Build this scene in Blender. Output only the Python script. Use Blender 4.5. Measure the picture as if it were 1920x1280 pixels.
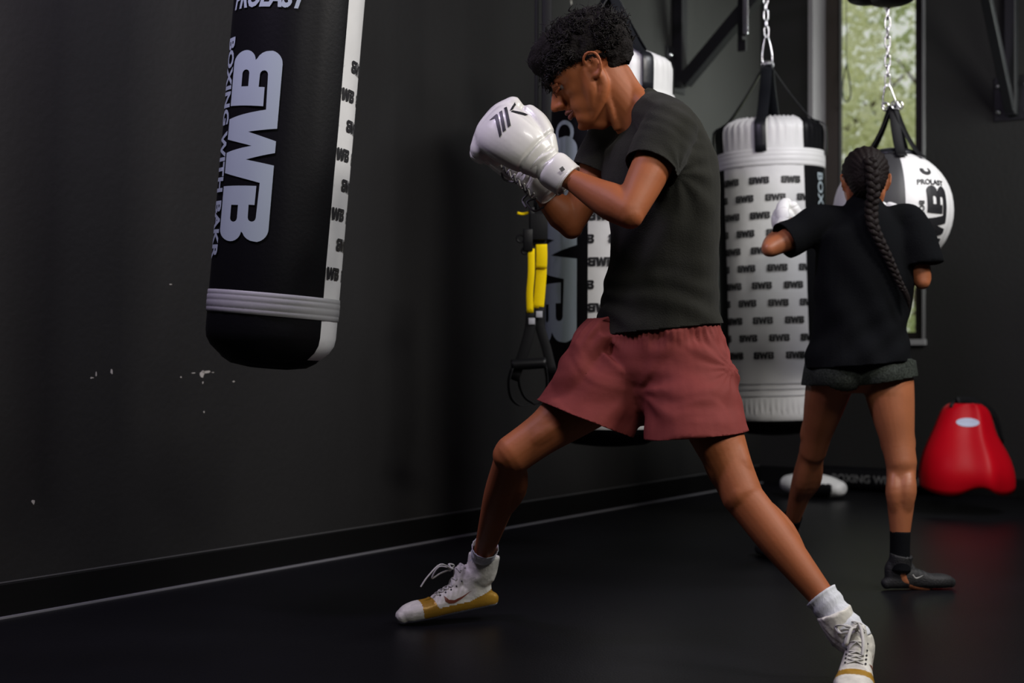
import bpy, bmesh, math, random
from mathutils import Vector, Matrix, noise
from mathutils.bvhtree import BVHTree
random.seed(7)
V = Vector
PI = math.pi
for o in list(bpy.data.objects): bpy.data.objects.remove(o)
C = bpy.context.scene.collection
scene = bpy.context.scene

# ---------------------------------------------------------------- camera, world, lights, exposure
F, H, CX, HY = 2667.0, 0.82, 960.0, 650.0
cam_d = bpy.data.cameras.new('camera'); cam = bpy.data.objects.new('camera', cam_d); C.objects.link(cam)
cam.location = (0, 0, H); cam.rotation_euler = (PI/2, 0, 0)
cam_d.sensor_width = 36; cam_d.lens = 50.0; cam_d.shift_y = 10/1920
cam_d.clip_start = 0.05; cam_d.clip_end = 200
cam_d.dof.use_dof = True; cam_d.dof.focus_distance = 3.85; cam_d.dof.aperture_fstop = 2.8
scene.camera = cam
scene.view_settings.view_transform = 'Standard'; scene.view_settings.look = 'None'
scene.view_settings.gamma = 1; scene.view_settings.use_curve_mapping = False
scene.view_settings.exposure = -1.0

WP0 = V((-1.55, 4.305, 0)); WD = V((.579, .815, 0)).normalized(); WN = V((WD.y, -WD.x, 0))
def W(s, n=0, z=0): return WP0 + WD*s + WN*n + V((0, 0, z))
SC = 5.27                                   # the corner with the far wall
def B(t, n=0, z=0): return W(SC - n, t, z)  # point by the far wall: t along it, n out of it

world = bpy.data.worlds.new('sky'); scene.world = world; world.use_nodes = True
nt = world.node_tree; nt.nodes.clear()
wo = nt.nodes.new('ShaderNodeOutputWorld'); bg = nt.nodes.new('ShaderNodeBackground')
bg.inputs[0].default_value = (.92, .90, .88, 1); bg.inputs[1].default_value = 1.8
nt.links.new(bg.outputs[0], wo.inputs[0])

def area(name, loc, target, size, power, col, sy=None):
    l = bpy.data.lights.new(name, 'AREA'); l.shape = 'RECTANGLE'; l.size = size; l.size_y = sy or size
    l.energy = power; l.color = col
    o = bpy.data.objects.new(name, l); C.objects.link(o); o.location = loc
    o.rotation_euler = (V(target)-V(loc)).to_track_quat('-Z', 'Y').to_euler()
    return o
area('ceiling_lamp', (1.1, .9, 3.3), (.7, 4.2, .9), 1.2, 92, (1, .965, .93), .6)
area('ceiling_lamp', (2.9, 2.6, 3.3), (1.0, 4.0, .9), 1.0, 190, (1, .95, .90), .4)
area('ceiling_lamp', W(-.75, .75, 3.3), W(.1, .1, 1.5), .9, 95, (.80, .68, 1), .3)
area('ceiling_lamp', (2.9, 4.4, 3.3), (1.3, 6.8, .9), 1.2, 108, (.95, .96, 1), .5)
area('left_wall_fill', B(2.7, .25, 1.9), W(4.6, 0, 2.1), .8, 62, (.93, 1, .92), 1.4).data.spread = math.radians(62)  # added fill brightening the left wall's far end; no window stands there

# ---------------------------------------------------------------- materials
MATS = {}
def mat(name, col, rough=.6, metal=0, bump=0, bscale=60, spec=.5, var=0, vscale=5, coat=0, sss=0, emit=None, sheen=0, stretch=None, detail=4):
    if name in MATS: return MATS[name]
    m = bpy.data.materials.new(name); m.use_nodes = True; n = m.node_tree.nodes; L = m.node_tree.links
    b = n['Principled BSDF']
    b.inputs['Base Color'].default_value = (*col, 1); b.inputs['Roughness'].default_value = rough
    b.inputs['Metallic'].default_value = metal; b.inputs['Specular IOR Level'].default_value = spec
    b.inputs['Coat Weight'].default_value = coat; b.inputs['Sheen Weight'].default_value = sheen
    if sss:
        b.inputs['Subsurface Weight'].default_value = sss; b.inputs['Subsurface Scale'].default_value = .01
        b.inputs['Subsurface Radius'].default_value = (1, .3, .15)
    tc = n.new('ShaderNodeTexCoord'); mp = n.new('ShaderNodeMapping'); L.new(tc.outputs['Object'], mp.inputs[0])
    if stretch: mp.inputs['Scale'].default_value = stretch
    if var:
        nz = n.new('ShaderNodeTexNoise'); nz.inputs['Scale'].default_value = vscale; nz.inputs['Detail'].default_value = 5
        L.new(mp.outputs[0], nz.inputs['Vector'])
        r = n.new('ShaderNodeValToRGB'); L.new(nz.outputs[0], r.inputs[0])
        r.color_ramp.elements[0].position = .3; r.color_ramp.elements[1].position = .7
        r.color_ramp.elements[0].color = (*[max(0, c*(1-var)) for c in col], 1)
        r.color_ramp.elements[1].color = (*[min(1, c*(1+var)) for c in col], 1)
        L.new(r.outputs[0], b.inputs['Base Color'])
    if bump:
        nz = n.new('ShaderNodeTexNoise'); nz.inputs['Scale'].default_value = bscale; nz.inputs['Detail'].default_value = detail
        L.new(mp.outputs[0], nz.inputs['Vector'])
        bp = n.new('ShaderNodeBump'); bp.inputs['Strength'].default_value = bump; bp.inputs['Distance'].default_value = .01
        L.new(nz.outputs[0], bp.inputs['Height']); L.new(bp.outputs[0], b.inputs['Normal'])
    if emit:
        b.inputs['Emission Color'].default_value = (*emit[0], 1); b.inputs['Emission Strength'].default_value = emit[1]
    MATS[name] = m; return m

M_wall = mat('wall_paint', (.0165, .0162, .0158), .62, spec=.16, bump=.12, bscale=45, var=.10, vscale=1.5)
M_base = mat('rubber_baseboard', (.0035, .0035, .0035), .55, spec=.12, bump=.05)
M_trim = mat('dusty_edge', (.16, .16, .17), .6)
M_floor = mat('rubber_floor', (.0027, .0027, .0040), .42, bump=.10, bscale=160, var=.25, vscale=2.2, spec=.24)
M_ceil = mat('ceiling_paint', (.05, .05, .05), .9)
M_chip = mat('bare_plaster', (.42, .40, .36), .9)
M_black = mat('black_vinyl', (.0045, .0045, .0055), .45, bump=.05, bscale=90, spec=.16)
M_white = mat('white_vinyl', (.76, .76, .755), .45, bump=.10, bscale=25, var=.05, vscale=6)
M_print = mat('pale_blue_grey_print', (.36, .43, .47), .6)
M_inkblk = mat('black_print', (.012, .012, .014), .5)
M_web = mat('black_webbing', (.006, .006, .007), .6, spec=.2, bump=.15, bscale=300)
M_strap = mat('black_smooth_strap', (.012, .013, .016), .34, spec=.4, bump=.04, bscale=60)
M_steel = mat('galvanised_steel', (.62, .62, .64), .25, metal=1)
M_iron = mat('black_powder_coat', (.006, .006, .007), .42, spec=.25, bump=.03)
M_yellow = mat('yellow_webbing', (.95, .68, .002), .7, spec=.1, bump=.2, bscale=250)
M_skin = mat('tan_skin', (.33, .102, .037), .55, bump=.04, bscale=130, var=.08, vscale=12, sss=.08, spec=.28)
M_skin2 = mat('light_brown_skin', (.34, .115, .048), .45, bump=.05, bscale=110, var=.10, vscale=8, sss=.10, spec=.5)
M_hair = mat('black_hair', (.006, .0042, .0038), .55, spec=.22)
M_braid = mat('dark_brown_hair', (.008, .005, .0045), .65, spec=.15, bump=.4, bscale=120)
M_tee = mat('charcoal_olive_tee', (.023, .023, .019), .92, spec=.08, bump=.22, bscale=260, var=.20, vscale=9, sheen=.05)
M_shorts = mat('dusty_maroon_shorts', (.195, .039, .034), .75, spec=.15, bump=.12, bscale=35, var=.06, vscale=20)
M_sock = mat('white_sock', (.62, .64, .68), .85, bump=.3, bscale=160, stretch=(1, 1, .15))
M_leather = mat('white_glove_leather', (.74, .73, .69), .30, bump=.05, bscale=30, coat=.25, var=.05, vscale=14)
M_lace = mat('grey_white_lace', (.52, .51, .48), .8)
M_glace = mat('grey_glove_lace', (.17, .17, .17), .8)
M_shoe = mat('scuffed_white_leather', (.62, .60, .54), .55, bump=.25, bscale=60, var=.22, vscale=30)
M_gold = mat('gold_leather', (.40, .215, .022), .38, metal=.25, bump=.1, bscale=70, var=.2, vscale=18)
M_sole = mat('white_rubber_sole', (.60, .62, .68), .5)
M_dsole = mat('dark_rubber_sole', (.03, .03, .035), .6)
M_emb = mat('rust_red_emblem', (.16, .035, .015), .5)
M_btee = mat('black_cotton', (.0042, .0046, .0056), .95, spec=.06, bump=.2, bscale=200)
M_olive = mat('speckled_olive_shorts', (.026, .031, .026), .85, spec=.15, bump=.2, bscale=120, var=.6, vscale=160)
M_bshoe = mat('black_mesh_shoe', (.010, .010, .011), .65, bump=.3, bscale=200)
M_red = mat('red_vinyl', (.50, .0015, .009), .45, spec=.15, bump=.05, bscale=20, var=.06, vscale=6)
M_oval = mat('pale_blue_oval', (.50, .56, .72), .6)
M_frame = mat('bronze_window_frame', (.045, .036, .030), .45, metal=.3)
M_reveal = mat('reveal_paint', (.19, .18, .19), .7)
M_sill = mat('sill_paint', (.22, .22, .22), .6)
M_eye = mat('eye_white', (.20, .16, .15), .35)
M_iris = mat('dark_iris', (.012, .007, .004), .15)
M_lip = mat('lips', (.32, .115, .09), .5)
M_greyp = mat('grey_vinyl_panel', (.035, .035, .038), .55)
M_bark = mat('bark', (.09, .065, .045), .9, bump=.5, bscale=20)
M_ground = mat('outdoor_ground', (.20, .20, .16), .9, var=.3, vscale=2)

def leafmat(name, c):
    m = mat(name, c, .6, var=.45, vscale=2.5)
    b = m.node_tree.nodes['Principled BSDF']; b.inputs['Transmission Weight'].default_value = 0
    tr = m.node_tree.nodes.new('ShaderNodeBsdfTranslucent'); tr.inputs[0].default_value = (c[0]*1.3, c[1]*1.3, c[2], 1)
    mx = m.node_tree.nodes.new('ShaderNodeMixShader'); mx.inputs[0].default_value = .45
    out = m.node_tree.nodes['Material Output']
    m.node_tree.links.new(b.outputs[0], mx.inputs[1]); m.node_tree.links.new(tr.outputs[0], mx.inputs[2])
    m.node_tree.links.new(mx.outputs[0], out.inputs[0]); return m
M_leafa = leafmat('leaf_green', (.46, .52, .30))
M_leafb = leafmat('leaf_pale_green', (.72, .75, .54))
mg = bpy.data.materials.new('window_glass'); mg.use_nodes = True
_n = mg.node_tree.nodes; _n.clear(); _o = _n.new('ShaderNodeOutputMaterial'); _t = _n.new('ShaderNodeBsdfTransparent')
_t.inputs[0].default_value = (.93, .96, .93, 1); _g = _n.new('ShaderNodeBsdfGlossy'); _g.inputs['Roughness'].default_value = .05
_m = _n.new('ShaderNodeMixShader'); _m.inputs[0].default_value = .06
mg.node_tree.links.new(_t.outputs[0], _m.inputs[1]); mg.node_tree.links.new(_g.outputs[0], _m.inputs[2]); mg.node_tree.links.new(_m.outputs[0], _o.inputs[0])

# ---------------------------------------------------------------- helpers
def P(px, py, Z): return V(((px-CX)/F*Z, Z, H-(py-HY)/F*Z))
def link(name, me, m, parent=None, smooth=True):
    o = bpy.data.objects.new(name, me); C.objects.link(o)
    if m is not None and not me.materials: me.materials.append(m)
    if smooth and me.polygons: me.polygons.foreach_set('use_smooth', [True]*len(me.polygons))
    if parent is not None: o.parent = parent
    return o
def obj(name, bm, m, parent=None, smooth=True, inv=None):
    """bm is in world space; if the parent is an Empty somewhere else, it is brought into its space"""
    if parent is not None:
        mw = world_matrix(parent).inverted(); bmesh.ops.transform(bm, matrix=mw, verts=bm.verts)
    me = bpy.data.meshes.new(name); bm.to_mesh(me); bm.free()
    return link(name, me, m, parent, smooth)
def lobj(name, bm, m, parent=None, smooth=True):     # bm already local
    me = bpy.data.meshes.new(name); bm.to_mesh(me); bm.free(); return link(name, me, m, parent, smooth)
def world_matrix(o):
    m = o.matrix_basis.copy()
    while o.parent is not None:
        o = o.parent; m = o.matrix_basis @ m
    return m
def thing(name, label, cat, loc=(0, 0, 0), rot=(0, 0, 0), group=None):
    o = bpy.data.objects.new(name, None); C.objects.link(o); o.location = loc; o.rotation_euler = rot
    o.empty_display_size = .1
    o['label'] = label; o['category'] = cat
    if group: o['group'] = group
    return o
def tag(o, label, cat, group=None, kind=None):
    o['label'] = label; o['category'] = cat
    if group: o['group'] = group
    if kind: o['kind'] = kind
    return o
def struct(name, bm, m, parent=None, smooth=False):
    o = obj(name, bm, m, parent, smooth)
    if parent is None: o['kind'] = 'structure'
    return o
def box(bm, c, x, y, z, ax=V((1, 0, 0)), ay=V((0, 1, 0)), az=V((0, 0, 1)), bev=0):
    c = V(c); vs = []
    for k in (-1, 1):
        for j in (-1, 1):
            for i in (-1, 1): vs.append(bm.verts.new(c+ax*(i*x/2)+ay*(j*y/2)+az*(k*z/2)))
    fs = [bm.faces.new([vs[i] for i in q]) for q in ((0, 2, 3, 1), (4, 5, 7, 6), (0, 1, 5, 4), (2, 6, 7, 3), (0, 4, 6, 2), (1, 3, 7, 5))]
    if bev:
        es = list({e for f in fs for e in f.edges})
        bmesh.ops.bevel(bm, geom=es, offset=bev, segments=2, profile=.5, affect='EDGES')
    return bm
def cat(p0, p1, p2, p3, t):
    return ((p1*2)+(p2-p0)*t+(p0*2-p1*5+p2*4-p3)*t*t+(p1*3-p0-p2*3+p3)*t*t*t)*.5
def crs(lst, sub):
    out = []
    n = len(lst)
    for i in range(n-1):
        p0 = lst[max(i-1, 0)]; p1 = lst[i]; p2 = lst[i+1]; p3 = lst[min(i+2, n-1)]
        for k in range(sub): out.append(cat(p0, p1, p2, p3, k/sub))
    out.append(lst[-1]); return out
def tube(bm, pts, rad, ref=V((0, 0, 1)), seg=18, sub=4, cap='round', ex=2.0):
    """closed tube through pts; rad: r or (along ref, across); ref: one vector or one for each point"""
    pts = [V(p) for p in pts]; n = len(pts)
    rad = [V((r, r, 0)) if not isinstance(r, (tuple, list)) else V((r[0], r[1], 0)) for r in rad]
    refs = ref if isinstance(ref, list) else [ref]*n
    P_ = crs(pts, sub) if sub > 1 else pts; R_ = crs(rad, sub) if sub > 1 else rad; A_ = crs([V(r) for r in refs], sub) if sub > 1 else refs
    rings = []
    def ring(c, a, b, ra, rb):
        r = []
        for k in range(seg):
            t = 2*PI*k/seg; ct, st = math.cos(t), math.sin(t)
            if ex != 2.0:
                ct = math.copysign(abs(ct)**(2/ex), ct); st = math.copysign(abs(st)**(2/ex), st)
            r.append(bm.verts.new(c+a*(ra*ct)+b*(rb*st)))
        rings.append(r)
    m = len(P_)
    for i in range(m):
        t = (P_[min(i+1, m-1)]-P_[max(i-1, 0)]).normalized()
        a = A_[i]-t*A_[i].dot(t)
        if a.length < 1e-4: a = V((1, 0, 0))-t*t.x
        a.normalize(); b = t.cross(a)
        ra, rb = max(R_[i].x, 1e-4), max(R_[i].y, 1e-4)
        rr = min(ra, rb)
        if i == 0 and cap == 'round':
            for q in (.15, .5, .85):
                f = math.sqrt(1-(1-q)**2); ring(P_[0]-t*rr*(1-q), a, b, ra*f, rb*f)
        ring(P_[i], a, b, ra, rb)
        if i == m-1 and cap == 'round':
            for q in (.85, .5, .15):
                f = math.sqrt(1-(1-q)**2); ring(P_[i]+t*rr*(1-q), a, b, ra*f, rb*f)
    for i in range(len(rings)-1):
        for k in range(seg):
            bm.faces.new((rings[i][k], rings[i][(k+1) % seg], rings[i+1][(k+1) % seg], rings[i+1][k]))
    if cap:
        bm.faces.new(rings[0][::-1]); bm.faces.new(rings[-1])
    return bm
def ball(bm, c, r, rx=None, seg=20):
    """ellipsoid; rx: list of three axis vectors"""
    r = (r, r, r) if not isinstance(r, (tuple, list)) else r
    ax = rx or (V((1, 0, 0)), V((0, 1, 0)), V((0, 0, 1)))
    res = bmesh.ops.create_uvsphere(bm, u_segments=seg, v_segments=seg*2//3, radius=1)
    for v in res['verts']: v.co = V(c)+ax[0]*(v.co.x*r[0])+ax[1]*(v.co.y*r[1])+ax[2]*(v.co.z*r[2])
    return bm
def remesh(bm, voxel, smooth=3, fac=.5):
    bmesh.ops.recalc_face_normals(bm, faces=bm.faces)
    me = bpy.data.meshes.new('tmp'); bm.to_mesh(me); bm.free()
    o = bpy.data.objects.new('tmp', me); C.objects.link(o)
    r = o.modifiers.new('r', 'REMESH'); r.mode = 'VOXEL'; r.voxel_size = voxel; r.adaptivity = 0
    if smooth:
        s = o.modifiers.new('s', 'SMOOTH'); s.factor = fac; s.iterations = smooth
    dg = bpy.context.evaluated_depsgraph_get(); e = o.evaluated_get(dg)
    m2 = bpy.data.meshes.new_from_object(e)
    bpy.data.objects.remove(o); bpy.data.meshes.remove(me)
    b = bmesh.new(); b.from_mesh(m2); bpy.data.meshes.remove(m2); b.normal_update()
    return b
def cut(bm, p, n, rad, drop=True):
    """remove what lies beyond the plane (p, n), only within rad of p"""
    p = V(p); n = V(n).normalized()
    fs = [f for f in bm.faces if (f.calc_center_median()-p).length < rad]
    es = {e for f in fs for e in f.edges}; vs = {v for f in fs for v in f.verts}
    bmesh.ops.bisect_plane(bm, geom=list(fs)+list(es)+list(vs), plane_co=p, plane_no=n, dist=1e-5)
    kill = [f for f in bm.faces if (f.calc_center_median()-p).length < rad and (f.calc_center_median()-p).dot(n) > 0]
    bmesh.ops.delete(bm, geom=kill, context='FACES')
    return bm
def cutcyl(bm, p, n, rad, length):
    p = V(p); n = V(n).normalized()
    def near(q):
        w = q-p; a = w.dot(n); return -.03 < a < length and (w-n*a).length < rad
    fs = [f for f in bm.faces if near(f.calc_center_median())]
    es = {e for f in fs for e in f.edges}; vs = {v for f in fs for v in f.verts}
    bmesh.ops.bisect_plane(bm, geom=list(fs)+list(es)+list(vs), plane_co=p, plane_no=n, dist=1e-5)
    bmesh.ops.delete(bm, geom=[f for f in bm.faces if near(f.calc_center_median()) and (f.calc_center_median()-p).dot(n) > 0], context='FACES')
def dent(bm, c, r, d):
    """soft push of the vertices around c by the vector d"""
    c = V(c); d = V(d); r2 = r*r
    for v in bm.verts:
        q = (v.co-c).length_squared
        if q < 9*r2: v.co += d*math.exp(-q/r2)
def solid(o, t):
    s = o.modifiers.new('thickness', 'SOLIDIFY'); s.thickness = t; s.offset = -1; return o
def strip(bm, pts, w, th, side):
    """flat webbing strap through pts, side = vector across its width"""
    return tube(bm, pts, [(w/2, th/2)]*len(pts), ref=side, seg=8, sub=3, cap='flat', ex=5)
# flat outlines -> fine meshes
def fill(loops, step=.02, text=None, size=1, shear=0, bold=0, spacing=1, xsc=1):
    if text:
        cu = bpy.data.curves.new('t', 'FONT'); cu.body = text; cu.size = size; cu.shear = shear; cu.offset = bold; cu.space_character = spacing
        cu.align_x = 'CENTER'; cu.align_y = 'CENTER'; cu.resolution_u = 3
    else:
        cu = bpy.data.curves.new('t', 'CURVE'); cu.dimensions = '2D'; cu.fill_mode = 'BOTH'
        for lp in loops:
            sp = cu.splines.new('POLY'); sp.points.add(len(lp)-1); sp.use_cyclic_u = True
            for i, p in enumerate(lp): sp.points[i].co = (p[0], p[1], 0, 1)
    o = bpy.data.objects.new('t', cu); C.objects.link(o)
    dg = bpy.context.evaluated_depsgraph_get(); me = bpy.data.meshes.new_from_object(o.evaluated_get(dg))
    bpy.data.objects.remove(o); bpy.data.curves.remove(cu)
    bm = bmesh.new(); bm.from_mesh(me); bpy.data.meshes.remove(me)
    for v in bm.verts: v.co.x *= xsc
    bmesh.ops.remove_doubles(bm, verts=bm.verts, dist=1e-5)
    grid(bm, step); return bm
def grid(bm, step):
    for ax in (0, 1):
        lo = min(v.co[ax] for v in bm.verts); hi = max(v.co[ax] for v in bm.verts)
        k = lo+step
        while k < hi:
            p = V((0, 0, 0)); p[ax] = k; n = V((0, 0, 0)); n[ax] = 1
            bmesh.ops.bisect_plane(bm, geom=bm.verts[:]+bm.edges[:]+bm.faces[:], plane_co=p, plane_no=n, dist=1e-6)
            k += step
def arc(cx, cy, rx, ry, a0, a1, n=8):
    return [(cx+rx*math.cos(math.radians(a0+(a1-a0)*i/n)), cy+ry*math.sin(math.radians(a0+(a1-a0)*i/n))) for i in range(n+1)]
def decal(name, bm, target, org, ux, uy, m, parent, off=.001, out=None):
    """print a flat outline on the surface of target (world-space mesh data given as bvh)"""
    ux = V(ux).normalized(); uy = V(uy).normalized(); nrm = ux.cross(uy).normalized() if out is None else V(out).normalized()
    kill = []
    for v in bm.verts:
        p = V(org)+ux*v.co.x+uy*v.co.y
        h = target.ray_cast(p+nrm*.25, -nrm, .6)
        if h[0] is None: kill.append(v); v.co = p
        else: v.co = h[0]+(h[1] if h[1].dot(nrm) > 0 else nrm)*off
    bmesh.ops.delete(bm, geom=kill, context='VERTS')
    return obj(name, bm, m, parent)

# three-letter emblem outline (u along the word, v up), both ends alike in mirror image
def emblem_loops():
    half = [(2.065, .5), (1.92, 0), (1.48, 0), (1.28, .735), (.56, .715)] + arc(.53, .63, .09, .085, 90, 270, 6)[0:] \
        + [(.80, .54), (.80, .665), (1.21, .67), (1.19, 0)] + arc(.26, .22, .26, .22, 270, 180, 8) + arc(.24, .22, .24, .21, 180, 95, 6)[1:] \
        + arc(.29, .72, .27, .28, 265, 180, 5)[1:] + arc(.30, .72, .29, .28, 180, 90, 8)[1:] + [(1.67, 1), (1.765, .40), (1.94, 1)]
    mir = [(4.13-u, v) for u, v in half][::-1]
    hole = [(.785, .18), (.785, .32)] + arc(.50, .25, .08, .07, 90, 270, 6)
    fix = lambda v: (math.asin(-.91+.82*v)-math.asin(-.91))/(math.asin(-.09)-math.asin(-.91))
    lps = [half+mir[:-1], hole, [(4.13-u, v) for u, v in hole]]
    return [[((u-2.065)/4.13, fix(v)-.5) for u, v in l] for l in lps]    # one unit long, one unit high, centred
def emblem(length, height, step):
    return fill([[(u*length, v*height) for u, v in l] for l in emblem_loops()], step)

# ---------------------------------------------------------------- the room
bm = bmesh.new(); box(bm, W(-.4, -.06, 1.75), 11.4, .12, 3.5, WD, WN); struct('wall_left', bm, M_wall); wl = bpy.data.objects['wall_left']
# chips in the paint
def chip(px, py, w, h, seed, n=9):
    random.seed(seed); r = P(px, py, 1)-V((0, 0, H)); d = V((r.x, 1, 0))
    k = (WP0.dot(WN))/d.dot(WN); c = V((d.x*k, k, H+(r.z)*k))
    b = bmesh.new(); vs = []
    for i in range(n):
        a = 2*PI*i/n; q = random.uniform(.45, 1)
        vs.append((c+WD*(math.cos(a)*w*q*k/F/.87)+V((0, 0, math.sin(a)*h*q*k/F)), ))
    f = [b.verts.new(v[0]+WN*.0008) for v in vs]; g = [b.verts.new(v[0]-WN*.002) for v in vs]
    b.faces.new(f); 
    for i in range(n): b.faces.new((f[i], g[i], g[(i+1) % n], f[(i+1) % n]))
    bmesh.ops.recalc_face_normals(b, faces=b.faces)
    obj('paint_chip', b, M_chip, wl, False)
for a in [(379, 701, 8, 8, 1), (386, 697, 10, 4, 2), (362, 699, 6, 1.3, 6), (399, 698, 5, 1, 7), (380, 717, 2, 3, 8), (62, 941, 5, 6, 3), (180, 700, 2, 6, 4), (172, 708, 5, 2, 9), (209, 697, 2.5, 6, 5),
          (438, 715, 3, 2, 10), (339, 707, 2, 2, 11), (382, 772, 2, 2.5, 12), (664, 995, 10, 1.6, 13), (713, 989, 5, 1.3, 14), (1071, 4, 2, 6, 15), (320, 533, 4, 1.4, 16)]: chip(*a)
bm = bmesh.new(); box(bm, W(-.4, .008, .052), 11.3, .016, .104, WD, WN, bev=.003); struct('baseboard_left', bm, M_base)
bm = bmesh.new(); box(bm, W(-.4, .022, .003), 11.3, .010, .006, WD, WN); struct('trim_1', bm, M_trim)
bm = bmesh.new(); box(bm, W(-.4, .003, .106), 11.3, .004, .003, WD, WN); struct('trim_2', bm, mat('caulk_line', (.075, .075, .075), .7))
# far wall with its window hole
wt0, wt1, wz0, wz1, WTH = .325, .992, .86, 3.1, .26
bm = bmesh.new()
for t0, t1, z0, z1 in ((0, wt0, 0, 3.5), (wt1, 7.0, 0, 3.5), (wt0, wt1, 0, wz0), (wt0, wt1, wz1, 3.5)):
    box(bm, B((t0+t1)/2, -WTH/2, (z0+z1)/2), t1-t0, WTH, z1-z0, WN, WD)
bmesh.ops.remove_doubles(bm, verts=bm.verts, dist=1e-5)
struct('wall_back', bm, M_wall)
bm = bmesh.new(); box(bm, B(3.5, .008, .052), 7.0, .016, .104, WN, WD, bev=.003); struct('baseboard_back', bm, M_base)
bm = bmesh.new(); box(bm, W(-.4, 7.06, 1.75), 11.4, .12, 3.5, WD, WN); struct('wall_right', bm, M_wall)
bm = bmesh.new(); box(bm, W(-6.1, 3.5, 1.75), .12, 7.1, 3.5, WD, WN); struct('wall_front', bm, M_wall)
bm = bmesh.new(); box(bm, W(-.4, 3.5, -.05), 11.5, 7.2, .1, WD, WN); struct('floor', bm, M_floor)
bm = bmesh.new(); box(bm, W(-.4, 3.5, 3.55), 11.5, 7.2, .1, WD, WN); struct('ceiling', bm, M_ceil)
# window: reveal lining, frame, pane, sill
wc = (wt0+wt1)/2
bm = bmesh.new(); box(bm, B(wt0+.004, -.105, (wz0+wz1)/2), .012, .20, wz1-wz0, WN, WD)
win = struct('window_1', bm, M_reveal)
bm = bmesh.new(); box(bm, B(wt0+.002, .002, (wz0+wz1)/2), .03, .012, wz1-wz0, WN, WD)
obj('reveal_edge', bm, M_reveal, win, False)
def wbox(name, t0, t1, n0, n1, z0, z1, m, parent=win):
    b = bmesh.new(); box(b, B((t0+t1)/2, (n0+n1)/2, (z0+z1)/2), t1-t0, n1-n0, z1-z0, WN, WD, bev=.002); return obj(name, b, m, parent, False)
fr = wbox('window_frame', wt0, wt0+.095, -.245, -.195, wz0, wz1, M_frame)
wbox('window_frame', wt1-.105, wt1, -.245, -.195, wz0, wz1, M_frame)
wbox('window_frame', wt0+.095, wt1-.105, -.24, -.20, wz0, wz0+.045, M_frame)
wbox('window_frame', wt0+.095, wt1-.105, -.24, -.20, wz1-.04, wz1, M_frame)
wbox('glazing_bead', wt0+.095, wt0+.103, -.23, -.19, wz0+.045, wz1-.04, M_iron)
wbox('corner_bead', wt1+.004, wt1+.022, 0, .006, wz0-.02, wz1, mat('corner_bead_paint', (.12, .12, .12), .6))
wbox('window_sill', wt0-.02, wt1+.03, -.17, .03, wz0-.03, wz0+.002, M_sill)
b = bmesh.new(); box(b, B(wc-.005, -.22, (wz0+wz1)/2), wt1-wt0-.16, .006, wz1-wz0-.08, WN, WD); obj('pane', b, mg, win, False)

# pull cord in the window
cz = lambda py, Z: H-(py-HY)/F*Z
cp = lambda px, py, n=-.12: (lambda k: P(px, py, k))(((WP0+WD*(SC-n)).dot(WD))/V(((px-CX)/F, 1, 0)).dot(WD))
bm = bmesh.new()
top = cp(1587, 22, -.10); loop = [cp(1587, 120, -.10), cp(1580, 160, -.10), cp(1582, 186, -.10), cp(1589, 190, -.10), cp(1595, 178, -.10), cp(1592, 145, -.10), cp(1587, 122, -.10)]
tube(bm, [V((top.x, top.y, wz1-.06)), top, loop[0]], [.0022]*3, ref=V((1, 0, 0)), seg=6)
tube(bm, loop, [.004]*7, ref=V((0, 1, 0)), seg=6)
tag(obj('pull_cord', bm, mat('cord_dark_green', (.03, .04, .03), .7)), 'thin dark looped pull cord hanging inside the tall narrow window', 'cord')

# ---------------------------------------------------------------- outdoors
bm = bmesh.new(); box(bm, V((6, 24, -.35)), 60, 28, .1); gnd = obj('ground', bm, M_ground, None, False); gnd['kind'] = 'structure'
def tree(x, y, h, r, m, label, seed, nleaf=5200):
    random.seed(seed)
    t = thing('tree', label, 'tree', (x, y, -.3))
    b = bmesh.new(); tube(b, [V((x, y, -.3)), V((x+.1, y, h*.4)), V((x-.1, y, h*.75))], [.14, .11, .05], ref=V((1, 0, 0)), seg=10)
    for k in range(7):
        a = k*2.4; z = h*(.3+.07*k); tube(b, [V((x, y, z)), V((x+math.cos(a)*r*.6, y+math.sin(a)*r*.6, z+r*.5))], [.03, .010], ref=V((0, 0, 1)), seg=6)
    obj('trunk', b, M_bark, t)
    vs = []; fs = []
    blobs = [(V((random.gauss(0, .5)*r, random.gauss(0, .4)*r, h*random.uniform(.1, 1.0))), random.uniform(.3, .6)*r) for _ in range(34)]
    for i in range(nleaf):
        c, rr = random.choice(blobs); d = V((random.gauss(0, 1), random.gauss(0, 1), random.gauss(0, 1))).normalized()
        p = c+d*rr*random.uniform(.6, 1)+V((x, y, 0)); s = random.uniform(.035, .075)
        a = V((random.gauss(0, 1), random.gauss(0, 1), random.gauss(0, 1))).normalized(); q = a.cross(d)
        if q.length < .05: continue
        q.normalize(); n0 = len(vs); vs += [p-a*s, p+q*s*.45, p+a*s, p-q*s*.45]; fs.append((n0, n0+1, n0+2, n0+3))
    me = bpy.data.meshes.new('foliage'); me.from_pydata([v-V((x, y, -.3)) for v in vs], [], fs)
    f = link('foliage', me, m, t, False); f['kind'] = 'stuff'
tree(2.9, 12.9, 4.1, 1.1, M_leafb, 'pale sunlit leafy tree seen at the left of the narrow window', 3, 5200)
tree(4.5, 15.0, 4.6, 1.4, M_leafa, 'leafy green tree filling the middle of the narrow window', 4, 6800)
tree(3.7, 10.4, 1.9, .6, M_leafa, 'low leafy green shrubby tree behind the round white bag', 5)
tree(5.6, 19.8, 4.9, 2.0, M_leafb, 'farthest hazy green tree, topmost below the sky in the window', 6, 8500)

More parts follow.
